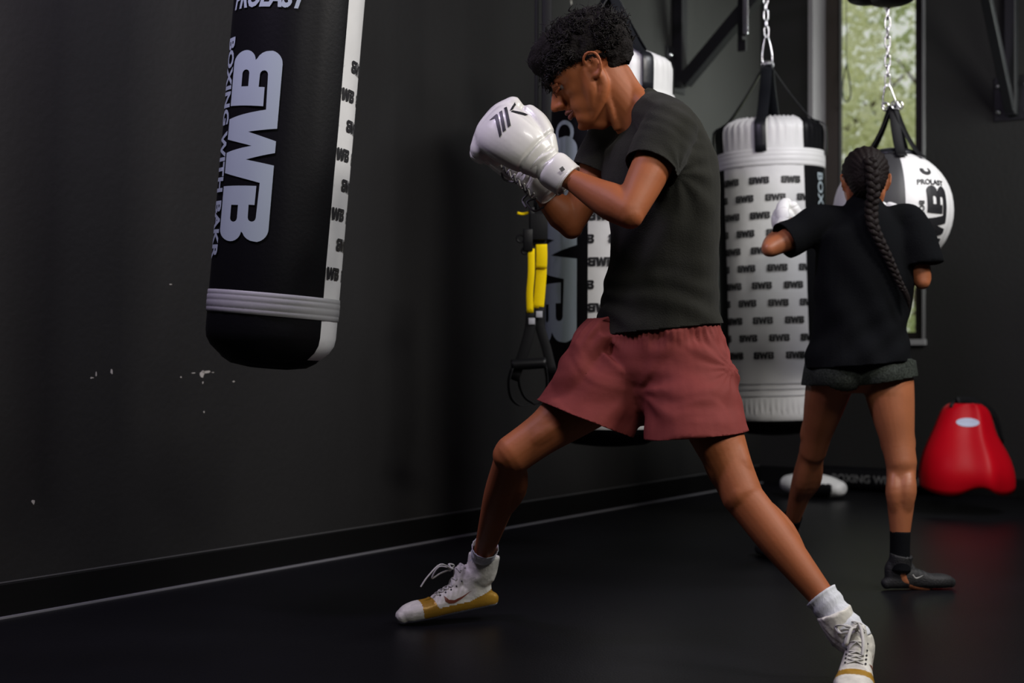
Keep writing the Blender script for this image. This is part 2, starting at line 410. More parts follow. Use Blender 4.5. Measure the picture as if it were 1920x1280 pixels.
# ---------------------------------------------------------------- punching bags
def skinpatch(bm, R, a0, a1, z0, z1, nz=8, prof=None, wr=0, seed=0, thick=.004):
    """patch of a barrel, angle 0 faces -Y (degrees, positive to +X)"""
    n = max(2, int(abs(a1-a0)/6)); rows = []
    for k in range(nz+1):
        z = z0+(z1-z0)*k/nz; row = []
        for i in range(n+1):
            a = math.radians(a0+(a1-a0)*i/n)
            r = (prof(z) if prof else R)
            if wr: r += wr*noise.noise(V((a*6+seed, z*3, seed)))
            row.append(bm.verts.new((r*math.sin(a), -r*math.cos(a), z)))
        rows.append(row)
    for k in range(nz):
        for i in range(n): bm.faces.new((rows[k][i], rows[k][i+1], rows[k+1][i+1], rows[k+1][i]))
    return bm
def wrapcyl(bm, R, ac, zc, rot=0, off=.0012):
    """bend a flat outline (x, y) round the barrel; rot 90 = reads downward"""
    for v in bm.verts:
        x, y = v.co.x, v.co.y
        if rot: x, y = y, -x            # reading direction down, letter tops to the right
        a = math.radians(ac)+x/R
        v.co = V(((R+off)*math.sin(a), -(R+off)*math.cos(a), zc+y))
    return bm
def link_mesh(l, w, r):
    b = bmesh.new(); pts = []
    for k in range(17):
        a = 2*PI*k/16; pts.append(V((w*math.cos(a), 0, (l-w)*(1 if math.sin(a) > 0 else -1)*(1 if abs(math.sin(a)) > .01 else 0)+w*math.sin(a))))
    tube(b, pts, [r]*17, ref=V((0, 1, 0)), seg=8, sub=2, cap=None)
    bmesh.ops.remove_doubles(b, verts=b.verts, dist=1e-4)
    me = bpy.data.meshes.new('chain_link'); b.to_mesh(me); b.free(); me.materials.append(M_steel)
    me.polygons.foreach_set('use_smooth', [True]*len(me.polygons)); return me
LINK = link_mesh(.024, .0105, .0032)
def hang(root, z_top, z_bot, dx=0.0):
    """chain of links in root space"""
    k = 0; z = z_bot
    while z < z_top:
        o = link('chain_link', LINK, None, root); o.location = (dx, 0, z+.02); o.rotation_euler = (0, .05*math.sin(k), PI/2*(k % 2)+.3)
        z += .0385; k += 1
def heavy_bag(label, hangp, R, apex, ztop, zbot, tilt, yaw, panels, bands, cap_panels, strap_a, chain_z, wr=.002, skirt=None):
    """local origin = hanging point; z goes down"""
    root = thing('heavy_bag', label, 'punching bag', hangp, (0, 0, 0), 'cylindrical heavy bags along the wall')
    root.rotation_mode = 'QUATERNION'
    root.rotation_quaternion = (Matrix.Rotation(math.radians(tilt), 4, 'Y') @ Matrix.Rotation(math.radians(yaw), 4, 'Z')).to_quaternion()
    H0, H1 = ztop, zbot
    dome = .055
    def prof(z):
        d = H0-z
        if z > H0-dome: return R*(1-.30*((z-(H0-dome))/dome)**2.2)
        if z < H1+.07: return R*(1-.22*((H1+.07-z)/.07)**2.4)
        return R
    for a0, a1, m, nm in panels:
        b = bmesh.new(); skinpatch(b, R, a0, a1, H1+.0, H0-.16, 64, prof, wr, a0); lobj(nm, b, m, root)
    for a0, a1, m, nm in cap_panels:     # gathered shoulder pieces above the band
        b = bmesh.new(); n = max(4, int((a1-a0)/2)); rows = []
        for k in range(9):
            z = H0-.16+(.16)*k/8; row = []
            for i in range(n+1):
                ad = a0+(a1-a0)*i/n; a = math.radians(ad)
                r = prof(z)+.004*math.sin(ad*.75)*(k/8)+.003*math.sin(ad*1.7+z*30)*(k/8)
                row.append(b.verts.new((r*math.sin(a), -r*math.cos(a), z+.004*math.sin(ad*.9)*(k/8))))
            rows.append(row)
        for k in range(8):
            for i in range(n): b.faces.new((rows[k][i], rows[k][i+1], rows[k+1][i+1], rows[k+1][i]))
        lobj(nm, b, m, root)
    # top cloth disc with puckers, bottom disc
    b = bmesh.new(); seg = 72; rings = []
    for q in (1.0, .9, .7, .45, .2):
        rings.append([b.verts.new((prof(H0)*q*math.sin(2*PI*i/seg), -prof(H0)*q*math.cos(2*PI*i/seg), H0+.022*math.sin((1-q)*PI*.5)*(1 if q < 1 else 0)-.002+.004*math.sin(i*1.9)*(q > .3))) for i in range(seg)])
    for j in range(4):
        for i in range(seg): b.faces.new((rings[j][i], rings[j][(i+1) % seg], rings[j+1][(i+1) % seg], rings[j+1][i]))
    b.faces.new(rings[-1]); lobj('top_cover', b, M_black, root)
    b = bmesh.new(); rings = []
    for q, dz in ((1.0, 0), (.93, -.012), (.75, -.028), (.4, -.036)):
        rr = prof(H1)*q
        rings.append([b.verts.new((rr*math.sin(2*PI*i/48), -rr*math.cos(2*PI*i/48), H1+dz+.001)) for i in range(48)])
    for j in range(3):
        for i in range(48): b.faces.new((rings[j][i], rings[j+1][i], rings[j+1][(i+1) % 48], rings[j][(i+1) % 48]))
    b.faces.new(rings[-1]); lobj('bottom_cover', b, M_black, root)
    if skirt is not None:
        b = bmesh.new(); skinpatch(b, R, -180, 180, H1-.001, skirt, 10, lambda z: prof(z)+.004); lobj('bottom_cover', b, M_black, root)
    for zc, hh, m in bands:              # raised webbing band with stitch ridges
        b = bmesh.new(); rows = []
        prof_b = [(-.5, .0), (-.48, .004), (-.30, .005), (-.27, .0035), (-.24, .006), (0, .0065), (.04, .0045), (.08, .0065), (.26, .006), (.29, .0035), (.32, .005), (.48, .004), (.5, 0)]
        for q, dr in prof_b:
            rows.append([b.verts.new(((R+dr*.55+.001)*math.sin(2*PI*i/64), -(R+dr*.55+.001)*math.cos(2*PI*i/64), zc+q*hh)) for i in range(64)])
        for j in range(len(rows)-1):
            for i in range(64): b.faces.new((rows[j][i], rows[j][(i+1) % 64], rows[j+1][(i+1) % 64], rows[j+1][i]))
        lobj('band', b, m, root)
    for ad in strap_a:
        a = math.radians(ad); o = V((math.sin(a), -math.cos(a), 0)); s = V((math.cos(a), math.sin(a), 0))
        b = bmesh.new(); rt = prof(H0)
        strip(b, [V((0, 0, apex))+o*.012, o*(rt*.55)+V((0, 0, apex+(H0-apex)*.50)), o*(rt+.016)+V((0, 0, H0+.006)), o*(prof(H0-.025)+.018)+V((0, 0, H0-.025)), o*(R+.014)+V((0, 0, H0-.06)), o*(R+.012)+V((0, 0, H0-.17))], .052, .005, s)
        lobj('strap', b, M_strap, root)
        b = bmesh.new(); tube(b, [V((0, 0, apex))+o*.012+V((.016*math.cos(q), 0, .016*math.sin(q))).copy() for q in [k*PI/6 for k in range(13)]], [.0035]*13, ref=V((0, 1, 0)), seg=8, sub=1, cap=None)
        lobj('ring', b, M_steel, root)
    b = bmesh.new()
    for sx in (-1, 1): tube(b, [V((0, 0, apex+.14)), V((sx*.012, 0, apex+.11)), V((sx*.024, 0, apex+.03)), V((sx*.012, 0, apex+.004)), V((0, 0, apex))], [.004]*5, ref=V((0, 1, 0)), seg=8)
    lobj('carabiner', b, M_steel, root)
    hang(root, chain_z, apex+.135)
    return root
def bracket(label, s_or_t, back, n_end, z_arm, z_foot, bw=.05):
    q = (lambda n, z, k=0: B(s_or_t+k, n, z)) if back else (lambda n, z, k=0: W(s_or_t+k, n, z))
    out = -WD if back else WN; al = WN if back else WD
    root = thing('bag_bracket', label, 'bracket', q(0, z_foot), group='wall brackets that carry the bags')
    b = bmesh.new(); box(b, q(.035, (z_arm+z_foot)/2), .06, .06, z_arm-z_foot+.05, al, out, bev=.004); obj('post', b, M_iron, root, False)
    for zz in (z_foot+.07, z_arm-.05):
        b = bmesh.new(); box(b, q(.006, zz), .20, .012, .24, al, out, bev=.003); obj('mounting_plate', b, M_iron, root, False)
        for k in (-.075, .075):
            for dz in (-.07, .07):
                b = bmesh.new(); ball(b, q(.015, zz+dz, k), (.016, .016, .016)); obj('bolt', b, M_steel, root)
    b = bmesh.new(); box(b, q(n_end/2, z_arm), .05, n_end, .05, al, out, bev=.004); obj('arm', b, M_iron, root, False)
    b = bmesh.new(); p0 = q(.06, z_foot+.0); p1 = q(n_end*.85, z_arm-.02); d = (p1-p0); 
    box(b, (p0+p1)/2, bw, d.length, bw, al, d.normalized(), al.cross(d.normalized()), bev=.004); obj('brace', b, M_iron, root, False)
    b = bmesh.new(); box(b, q(n_end-.03, z_arm-.05), .03, .03, .07, al, out, bev=.003); obj('hook_plate', b, M_steel, root, False)
    return root

def bag_yaw(px): return -math.degrees(math.atan((px-CX)/F))
ZA = 2.95
# --- first bag (near left)
Z1 = 4.24
top1 = P(585, -330, Z1)
ax = V((1, 0, 0))
hp1 = P(628, -700, Z1); tilt1 = 4.9
# local z of things: distance along the tilted axis, px -> m at Z1
pm = Z1/F
def lz(hpy, py, t): return -(py-hpy)*pm/math.cos(math.radians(t))
bag1 = heavy_bag('nearest heavy bag, black with pale grey upright lettering, hanging alone at the left', P(622, -700, Z1), .192,
    lz(-700, -480, 4.9), lz(-700, -330, 4.9), lz(-700, 668, 4.9), 4.9, bag_yaw(520),
    [(-135, 47.5, M_black, 'black_panel'), (47.5, 225, M_white, 'white_panel')],
    [(lz(-700, 573, 4.9), .066, mat('grey_band', (.34, .34, .345), .55, bump=.1, bscale=30)), (lz(-700, -230, 4.9), .066, M_white)],
    [(-135, 47.5, M_black, 'shoulder_panel'), (47.5, 225, M_white, 'shoulder_panel')], (0, 90, 180, 270), -.05)
R1 = .194
def bprint(root, bmx, m, lab=None):
    o = lobj('print', bmx, m, root)
    if lab: o['label'] = lab
    return o
L1 = lambda py: lz(-700, py+19, 4.9)
bprint(bag1, wrapcyl(emblem(.550, .174, .012), R1, -35, L1(274), 1), M_print, 'large pale grey emblem of three joined letters')
bprint(bag1, wrapcyl(fill(None, .01, 'BOXING WITH BAKR', .066, bold=.0024, spacing=1.03), R1, -71, L1(274), 1), M_print, 'pale grey words BOXING WITH BAKR')
bprint(bag1, wrapcyl(fill(None, .01, 'PROLAST', .080, shear=.35, bold=.0035, spacing=1.0, xsc=.74), R1, -33, L1(7), 0), M_print, 'pale grey word PROLAST')
def small_emblems(root, R, a0, a1, zt, zb, dz, da, w, h, ph=0, m=M_inkblk):
    """rows of small emblems, clipped to the panel"""
    k = 0; z = zt; al = bmesh.new()
    me0 = emblem(w, h, .012); tmp = bpy.data.meshes.new('e'); me0.to_mesh(tmp); me0.free()
    while z > zb:
        a = a0+ph+(da/2 if k % 2 else 0)-da
        while a < a1+da:
            b = bmesh.new(); b.from_mesh(tmp)
            for v in b.verts: v.co.x = math.degrees(v.co.x/R)+a
            geom = lambda: b.verts[:]+b.edges[:]+b.faces[:]
            if b.verts: bmesh.ops.bisect_plane(b, geom=geom(), plane_co=(a0+.3, 0, 0), plane_no=(-1, 0, 0), clear_outer=True)
            if b.verts: bmesh.ops.bisect_plane(b, geom=geom(), plane_co=(a1-.3, 0, 0), plane_no=(1, 0, 0), clear_outer=True)
            if b.faces:
                for v in b.verts: v.co = V((math.radians(v.co.x)*R, v.co.y, 0))
                wrapcyl(b, R, 0, z); bprint(root, b.copy(), m)
            b.free(); a += da
        z -= dz; k += 1
    bpy.data.meshes.remove(tmp); al.free()
small_emblems(bag1, R1, 47.5, 130, L1(104), L1(505), .0873, 42, .105, .036, ph=27)
bracket('black wall bracket whose arm carries the nearest heavy bag', .53, False, .90, ZA, 2.42)

# --- second bag (behind the boxer)
Z2 = 5.65; pm = Z2/F
bag2 = heavy_bag('black and white heavy bag hanging right behind the boxer', P(1146, -350, Z2), .252, lz(-350, -12, 0), lz(-350, 108, 0), lz(-350, 818, 0), 0.2, bag_yaw(1150),
    [(-125, -19, M_black, 'black_panel'), (-19, 75, M_white, 'white_panel'), (75, 235, M_black, 'black_panel')],
    [(lz(-350, 200, 0), .07, M_white)],
    [(-125, -19, M_black, 'shoulder_panel'), (-19, 75, M_white, 'shoulder_panel'), (75, 235, M_black, 'shoulder_panel')], (33, 123, 213, 303), -.03, skirt=lz(-350, 799, 0))
L2 = lambda py: lz(-350, py, 0)
bprint(bag2, wrapcyl(emblem(.80, .30, .02), .254, -63, L2(455), 1), M_print, 'large pale grey emblem of three joined letters')
small_emblems(bag2, .254, -19, 75, L2(250), L2(700), .0873, 36, .105, .034, ph=12)
bracket('black wall bracket above the boxer that carries the bag behind him', 2.22, False, .85, ZA, 2.55)
# small round logo on the black side
b = fill([arc(0, 0, .05, .05, 0, 340, 20), arc(0, 0, .034, .034, 0, 340, 20)], .012); bprint(bag2, wrapcyl(b, .254, -44, L2(262), 1), M_print)

# --- third bag (white front)
Z3 = 6.6; pm = Z3/F
bag3 = heavy_bag('white heavy bag covered in rows of small black emblems, between boxer and woman', P(1426, -350, Z3), .247, lz(-350, 122, 0), lz(-350, 228, 0), lz(-350, 800, 0), -1.55, bag_yaw(1440),
    [(-57, 37, M_white, 'white_panel'), (37, 125, M_black, 'black_panel'), (125, 215, M_white, 'white_panel'), (215, 303, M_black, 'black_panel')],
    [(lz(-350, 306, 0), .078, M_white)],
    [(-57, 37, M_white, 'shoulder_panel'), (37, 125, M_black, 'shoulder_panel'), (125, 215, M_white, 'shoulder_panel'), (215, 303, M_black, 'shoulder_panel')], (-9, 81, 171, 261), -.37, wr=.004, skirt=lz(-350, 784, 0))
L3 = lambda py: lz(-350, py, 0)
small_emblems(bag3, .2495, -57, 37, L3(348), L3(672), .0785, 33, .092, .031, ph=12)
b = bmesh.new()
for zz in (L3(716), L3(726), L3(738)):
    skinpatch(b, .2505, -57, 37, zz-.004, zz+.001, 2)
o = lobj('stitch_line', b, mat('stitch_grey', (.42, .42, .43), .7), bag3)  # stitching rows as thin grey strips low on the white panel
b = bmesh.new(); n = 90; rows = []       # gathered skirt at the bottom of the white panel
for k in range(7):
    row = []
    for i in range(n+1):
        ad = -57+94*i/n; a = math.radians(ad); r = .2495+(.004*math.sin(ad*1.1+k*.2)+.004*noise.noise(V((ad*.35, k*.4, 1))))*(k/6)+.001-(.014*(k/6)**3)
        row.append(b.verts.new((r*math.sin(a), -r*math.cos(a), L3(742)-(L3(742)-L3(783))*k/6)))
    rows.append(row)
for k in range(6):
    for i in range(n): b.faces.new((rows[k][i], rows[k][i+1], rows[k+1][i+1], rows[k+1][i]))
lobj('gathered_hem', b, M_white, bag3)
bprint(bag3, wrapcyl(fill(None, .02, 'BOXING WITH BAKR', .07, bold=.0016, spacing=1.03), .2495, 62, L3(470), 1), M_print, 'pale grey words BOXING WITH BAKR')
bracket('black wall bracket behind the boxer\'s head that carries the white heavy bag', 3.45, False, .95, ZA, 2.62)

# bracket with the diagonal brace left of the white bag
br = bracket('black wall bracket with a diagonal brace, left of the white bag\'s chain', 4.2, False, .95, 2.98, 2.25, .07)
b = bmesh.new(); box(b, W(4.17, .42, 2.66), .012, .05, .58, WD, WN, bev=.003); obj('hanging_plate', b, M_iron, br, False)
b = bmesh.new(); box(b, W(4.14, .455, 2.70), .01, .03, .50, WD, WN, bev=.003); obj('hanging_plate', b, M_steel, br, False)
b = bmesh.new(); ball(b, W(4.13, .44, 2.43), .014); obj('bolt', b, M_iron, br)
# bracket on the far wall at the right
bracket('black wall bracket on the far wall right of the window', 1.50, True, .85, 2.95, 2.10)

# --- round bag
Z4 = 5.75; pm = Z4/F
c4 = P(1674, 397, Z4); R4 = 110*pm; c4l = V((0, 0, 0))
rb = thing('round_bag', 'round white and grey wrecking-ball punching bag behind the woman\'s head', 'punching bag', c4, (0, 0, math.radians(bag_yaw(1674))))
for k in range(6):
    a0 = -90+60*k-14; m = [M_white, M_white, M_greyp][(k+1) % 3] 
    a0 = [-100, -48, 5, 12+53, 130, 185][k]; a1 = [-48, 4, 65, 130, 185, 260][k]; m = [M_greyp, M_white, M_white, M_greyp, M_white, M_white][k]
    if k == 0: a0, a1, m = -100, -35, M_white
    if k == 1: a0, a1, m = -35, 12, M_greyp
    if k == 2: a0, a1, m = 12, 72, M_white
    if k == 3: a0, a1, m = 72, 130, M_white
    b = bmesh.new(); n = 12; rows = []
    for j in range(25):
        th = PI*j/24; row = []
        for i in range(n+1):
            a = math.radians(a0+(a1-a0)*i/n); e = 1-.012*(1-abs(2*i/n-1))**0*(1 if i in (0, n) else 0)
            r = R4*e*(1+.004*noise.noise(V((a*3, th*4, 2))))
            row.append(b.verts.new((r*math.sin(th)*math.sin(a), -r*math.sin(th)*math.cos(a), r*math.cos(th)*1.03)))
        rows.append(row)
    for j in range(24):
        for i in range(n): b.faces.new((rows[j][i], rows[j+1][i], rows[j+1][i+1], rows[j][i+1]))
    bmesh.ops.remove_doubles(b, verts=b.verts, dist=1e-5)
    lobj('panel', b, m, rb)
b = bmesh.new(); ball(b, (0, 0, R4*.955), (R4*.42, R4*.42, R4*.13)); lobj('top_cap', b, M_strap, rb)
for ad in (-75, 15, 60, 150, 240):
    a = math.radians(ad); o = V((math.sin(a), -math.cos(a), 0)); s = V((math.cos(a), math.sin(a), 0))
    b = bmesh.new(); strip(b, [V((0, 0, 198*pm))+o*.01, V((0, 0, 150*pm))+o*R4*.22, V((0, 0, R4*1.0))+o*R4*.44, V((0, 0, R4*.88))+o*R4*.60], .042, .005, s); lobj('strap', b, M_web, rb)
    b = bmesh.new(); tube(b, [V((0, 0, 198*pm))+o*.03+V((.013*math.cos(q), 0, .016*math.sin(q))) for q in [k*PI/6 for k in range(13)]], [.0035]*13, ref=V((0, 1, 0)), seg=8, sub=1, cap=None); lobj('ring', b, M_steel, rb)
b = bmesh.new()
for sx in (-1, 1): tube(b, [V((-.02, 0, 240*pm)), V((-.02+sx*.012, 0, 232*pm)), V((-.012+sx*.026, 0, 200*pm)), V((-.01, 0, 196*pm))], [.0035]*4, ref=V((0, 1, 0)), seg=8)
lobj('carabiner', b, M_steel, rb)
hang(rb, 390*pm, 238*pm, -.02)
b = bmesh.new(); ball(b, (-.01, 0, 402*pm), (.10, .10, .035)); ball(b, (-.10, 0, 404*pm), (.08, .06, .03)); lobj('swivel_mount', b, M_iron, rb)
b = bmesh.new(); box(b, V((-.01, 0, 402*pm+.50)), .05, .05, 1.0); lobj('drop_post', b, M_iron, rb, False)
tb = bmesh.new(); ball(tb, (0, 0, 0), (R4, R4, R4*1.03), seg=48)
me = bpy.data.meshes.new('t'); tb.to_mesh(me); tb.free(); tb = bmesh.new(); tb.from_mesh(me); bvh4 = BVHTree.FromBMesh(tb); tb.free(); bpy.data.meshes.remove(me)
def rprint(bmx, ad, z, rot, lab, roll=0):
    a = math.radians(ad); el = z
    up = V((0, 0, 1)); nrm = V((math.sin(a)*math.cos(el), -math.cos(a)*math.cos(el), math.sin(el)))
    ux = up.cross(nrm).normalized(); uy = nrm.cross(ux)
    if rot: ux, uy = -uy, ux
    for v in bmx.verts:
        h = bvh4.ray_cast(nrm*.6+ux*v.co.x+uy*v.co.y, -nrm, 1)
        v.co = (h[0]+nrm*.003) if h[0] else nrm*R4
    o = lobj('print', bmx, M_inkblk, rb)
    if lab: o['label'] = lab
bb = emblem(.33, .105, .015); rprint(bb, 46, -.40, 1, 'black emblem of three joined letters, reading downward')
rprint(fill(None, .02, 'BOXING WITH', .030, bold=.001), 27, -.34, 1, 'small black words BOXING WITH')
rprint(fill(None, .02, 'PROLAST', .032, shear=.2, bold=.001, xsc=1.0), 41, .42, 0, 'small black word PROLAST')
rprint(fill([arc(0, 0, .026, .022, 150, 400, 18)+arc(.004, .004, .012, .010, 400, 150, 18)], .01), 40, .65, 0, 'black ring logo')

# ---------------------------------------------------------------- suspension trainer
Zs = 5.35; pm = Zs/F
st = thing('suspension_trainer', 'yellow and black suspension trainer straps with handles, hanging left of the boxer', 'exercise strap', P(1018, 700, Zs))
S = lambda px, py, dz=0: P(px, py, Zs+dz)
X = V((1, 0, 0))
def sstrip(name, pts, w, m, side=X, lab=None):
    b = bmesh.new(); strip(b, pts, w*pm, .004, side); o = obj(name, b, m, st)
    if lab: o['label'] = lab
sstrip('webbing', [V((S(1007, 0).x, Zs+.02, 3.48)), S(1006, 200, .02), S(1004, 400, .02)], 8, M_web)
sstrip('webbing', [V((S(1026, 0).x, Zs, 3.48)), S(1025, 200), S(1018, 400)], 19, M_web)
sstrip('webbing', [S(1013, 395), S(1012, 430), S(1008, 462)], 26, M_web)
sstrip('yellow_webbing', [S(1014, 458), S(1015, 500), S(1012, 545), S(1009, 578)], 21, M_yellow)
sstrip('yellow_webbing', [S(996, 466, -.02), S(996, 510, -.025), S(993, 550, -.02), S(994, 586, -.015)], 13, M_yellow)
sstrip('yellow_webbing', [S(1015, 458, -.008), S(1015.5, 480, -.012), S(1014.5, 503, -.008)], 21.5, M_yellow)
sstrip('yellow_pull_tab', [S(970, 399), S(980, 401), S(992, 398)], 5, M_yellow, V((0, 0, 1)))
b = bmesh.new(); box(b, S(1010, 425, -.012), 34*pm, .02, 50*pm, bev=.004); obj('adjuster', b, M_web, st)
b = bmesh.new(); box(b, S(990, 450, -.02), 18*pm, .022, 42*pm, bev=.004); box(b, S(997, 408, -.01), 10*pm, .02, 40*pm, bev=.003); obj('cam_buckle', b, M_iron, st)
for q, r in (((976, 447), 7), ((984, 470), 6)):
    b = bmesh.new(); tube(b, [S(q[0]+r*math.cos(k*PI/6), q[1]+r*math.sin(k*PI/6), -.02) for k in range(13)], [.004]*13, ref=V((0, 1, 0)), seg=8, sub=1, cap=None); obj('buckle_ring', b, M_iron, st)
sstrip('webbing', [S(996, 584, -.012), S(994, 615, -.012), S(982, 660, -.01), S(962, 712, 0)], 20, M_web)
sstrip('webbing', [S(1012, 575), S(1012, 610), S(1024, 650), S(1036, 700)], 18, M_web)
for px, py in ((997, 602), (1011, 589)):
    b = bmesh.new(); box(b, S(px, py, -.018), 12*pm, .004, 12*pm, bev=.001); o = obj('care_label', b, mat('label_grey', (.42, .42, .46), .7), st); o['label'] = 'small pale square sewn label'
b = bmesh.new(); tube(b, [S(958, 684, -.01), S(990, 682, -.01), S(1024, 680, -.01)], [.020, .021, .020], ref=V((0, 0, 1)), seg=16, cap='flat'); obj('handle_grip', b, M_iron, st)
sstrip('foot_loop', [S(960, 690, -.03), S(954, 715, -.035), S(958, 745, -.035), S(974, 760, -.03), S(992, 758, -.02)], 9, M_web, V((.6, -.8, 0)))
sstrip('foot_loop', [S(972, 695, .02), S(974, 722, .02), S(984, 745, .02), S(1000, 756, .01)], 8, M_web, V((.6, -.8, 0)))
sstrip('webbing', [S(1022, 684), S(1026, 720), S(1018, 752), S(1000, 758)], 8, M_web, V((.6, -.8, 0)))

# ---------------------------------------------------------------- body protector by the far wall
def rot_to(o, ux, uy, uz):  # world matrix from axes
    return Matrix(((ux.x, uy.x, uz.x, o.x), (ux.y, uy.y, uz.y, o.y), (ux.z, uy.z, uz.z, o.z), (0, 0, 0, 1)))
Zr = 7.0; pr = Zr/F
bp = thing('body_protector', 'red vinyl trainer\'s body protector leaning by the far wall, black straps on top', 'body protector', P(1812, 925, Zr))
cen = P(1812, 928, Zr)
out_l = [(0, 1724, 1902), (25, 1722, 1903), (50, 1724, 1900), (80, 1732, 1890), (110, 1748, 1870), (135, 1760, 1866), (155, 1768, 1860), (165, 1776, 1850), (170, 1786, 1838)]
b = bmesh.new(); n = 36; rows = []
for (hh, xl, xr) in out_l:
    row = []; bulge = .10+.10*math.exp(-((hh-45)/60)**2)
    for i in range(n+1):
        u = i/n; x = (xl+(xr-xl)*u-1812)*pr; lift = 0
        if hh == 0: lift = (.045*math.exp(-((u-.52)/.16)**2)+.035*(abs(2*u-1)**5))
        ridge = .045*math.exp(-((u-.60-.06*(hh/170))/.13)**2)*(1-hh/260)
        yy = -bulge*math.sqrt(max(0, 1-abs(2*u-1)**2.6))-ridge+.05*hh/170
        row.append(b.verts.new(cen+V((x, yy, hh*pr+lift+.006))))
    rows.append(row)
for j in range(len(rows)-1):
    for i in range(n): b.faces.new((rows[j][i], rows[j][i+1], rows[j+1][i+1], rows[j+1][i]))
shell = b.faces[:]
bb2 = b.copy()
bvr = BVHTree.FromBMesh(bb2); bb2.free()
o = obj('padded_front', b, M_red, bp); ss = o.modifiers.new('subdivision', 'SUBSURF'); ss.levels = 1; ss.render_levels = 1
s = o.modifiers.new('thickness', 'SOLIDIFY'); s.thickness = .035; s.offset = 1 if False else -1
ov = fill([arc(0, 0, .052, .021, 0, 345, 24)], .02)
decal('oval_badge', ov, bvr, cen+V(((1805-1812)*pr, -.3, (928-790)*pr)), (1, 0, 0), (0, 0, 1), M_oval, bp, .004, out=(0, -1, 0))['label'] = 'pale blue oval badge'
for pts, w in ((((1785, 766), (1800, 755), (1830, 756), (1850, 772)), 12), (((1795, 752), (1815, 750), (1845, 760), (1868, 785), (1880, 830)), 10), (((1800, 765), (1822, 770), (1840, 768)), 14)):
    b = bmesh.new(); strip(b, [P(x, y, Zr-.02+.04*k) for k, (x, y) in enumerate(pts)], w*pr*1.6, .012, V((0, .3, 1))); obj('strap', b, M_web, bp)
b = bmesh.new(); box(b, P(1822, 762, Zr-.03), .07, .03, .035, bev=.006); obj('buckle', b, M_iron, bp)

# ---------------------------------------------------------------- pads on the floor by the far wall
Zp = 7.75
pd = thing('strike_pad', 'white and black padded strike pad lying on the floor beyond the woman\'s left leg', 'pad', P(1525, 924, Zp))
yp = .0
def floorp(px, Z, z): p = P(px, 650, Z); p.z = z; return p
b = bmesh.new(); tube(b, [floorp(1480, Zp+.05, .072), floorp(1500, Zp, .072), floorp(1545, Zp-.05, .066), floorp(1572, Zp-.1, .058)], [(.048, .06), (.062, .07), (.062, .075), (.044, .06)], seg=20); 
b = remesh(b, .008, 2); bw = b.copy()
def split(bmx, fn):
    d = {}
    for f in bmx.faces: d.setdefault(fn(f.calc_center_median()), []).append(f.index)
    outp = {}
    for k, idx in d.items():
        idx = set(idx); c = bmx.copy(); c.faces.ensure_lookup_table()
        bmesh.ops.delete(c, geom=[f for f in c.faces if f.index not in idx], context='FACES'); outp[k] = c
    bmx.free(); return outp
bw.free()
x0, x1 = floorp(1500, Zp, 0).x, floorp(1549, Zp, 0).x
pp = split(b, lambda c: 'black' if (x0 < c.x < x1 and c.z < .085) else 'white')
obj('white_cover', pp['white'], M_white, pd)
obj('black_cover', pp['black'], M_black, pd)
mr = thing('rolled_mat', 'long low black rolled mat with faint grey lettering along the far wall', 'mat', floorp(1625, 7.9, 0))
b = bmesh.new(); pA, pB = B(.42, .12, .07), B(1.25, .12, .07)
tube(b, [pA, (pA+pB)/2, pB], [.065]*3, seg=20, cap='flat'); bb = b.copy(); bvm = BVHTree.FromBMesh(bb); bb.free(); obj('roll', b, M_black, mr)
decal('print', fill(None, .03, 'BOXING WITH BAKR', .06, bold=.001), bvm, (pA*.52+pB*.48)-WD*.2, WN, (0, 0, 1), mat('faint_grey_print', (.10, .10, .10), .7), mr, .002, out=-WD)

# ================================================================ people
def mk(px, py, Z): return P(px, py, Z)
def yawdir(deg):      # 0 = facing image left; + turns towards the camera
    a = math.radians(deg); return V((-math.cos(a), -math.sin(a), 0)), V((math.sin(a), -math.cos(a), 0))   # facing, left-hand side

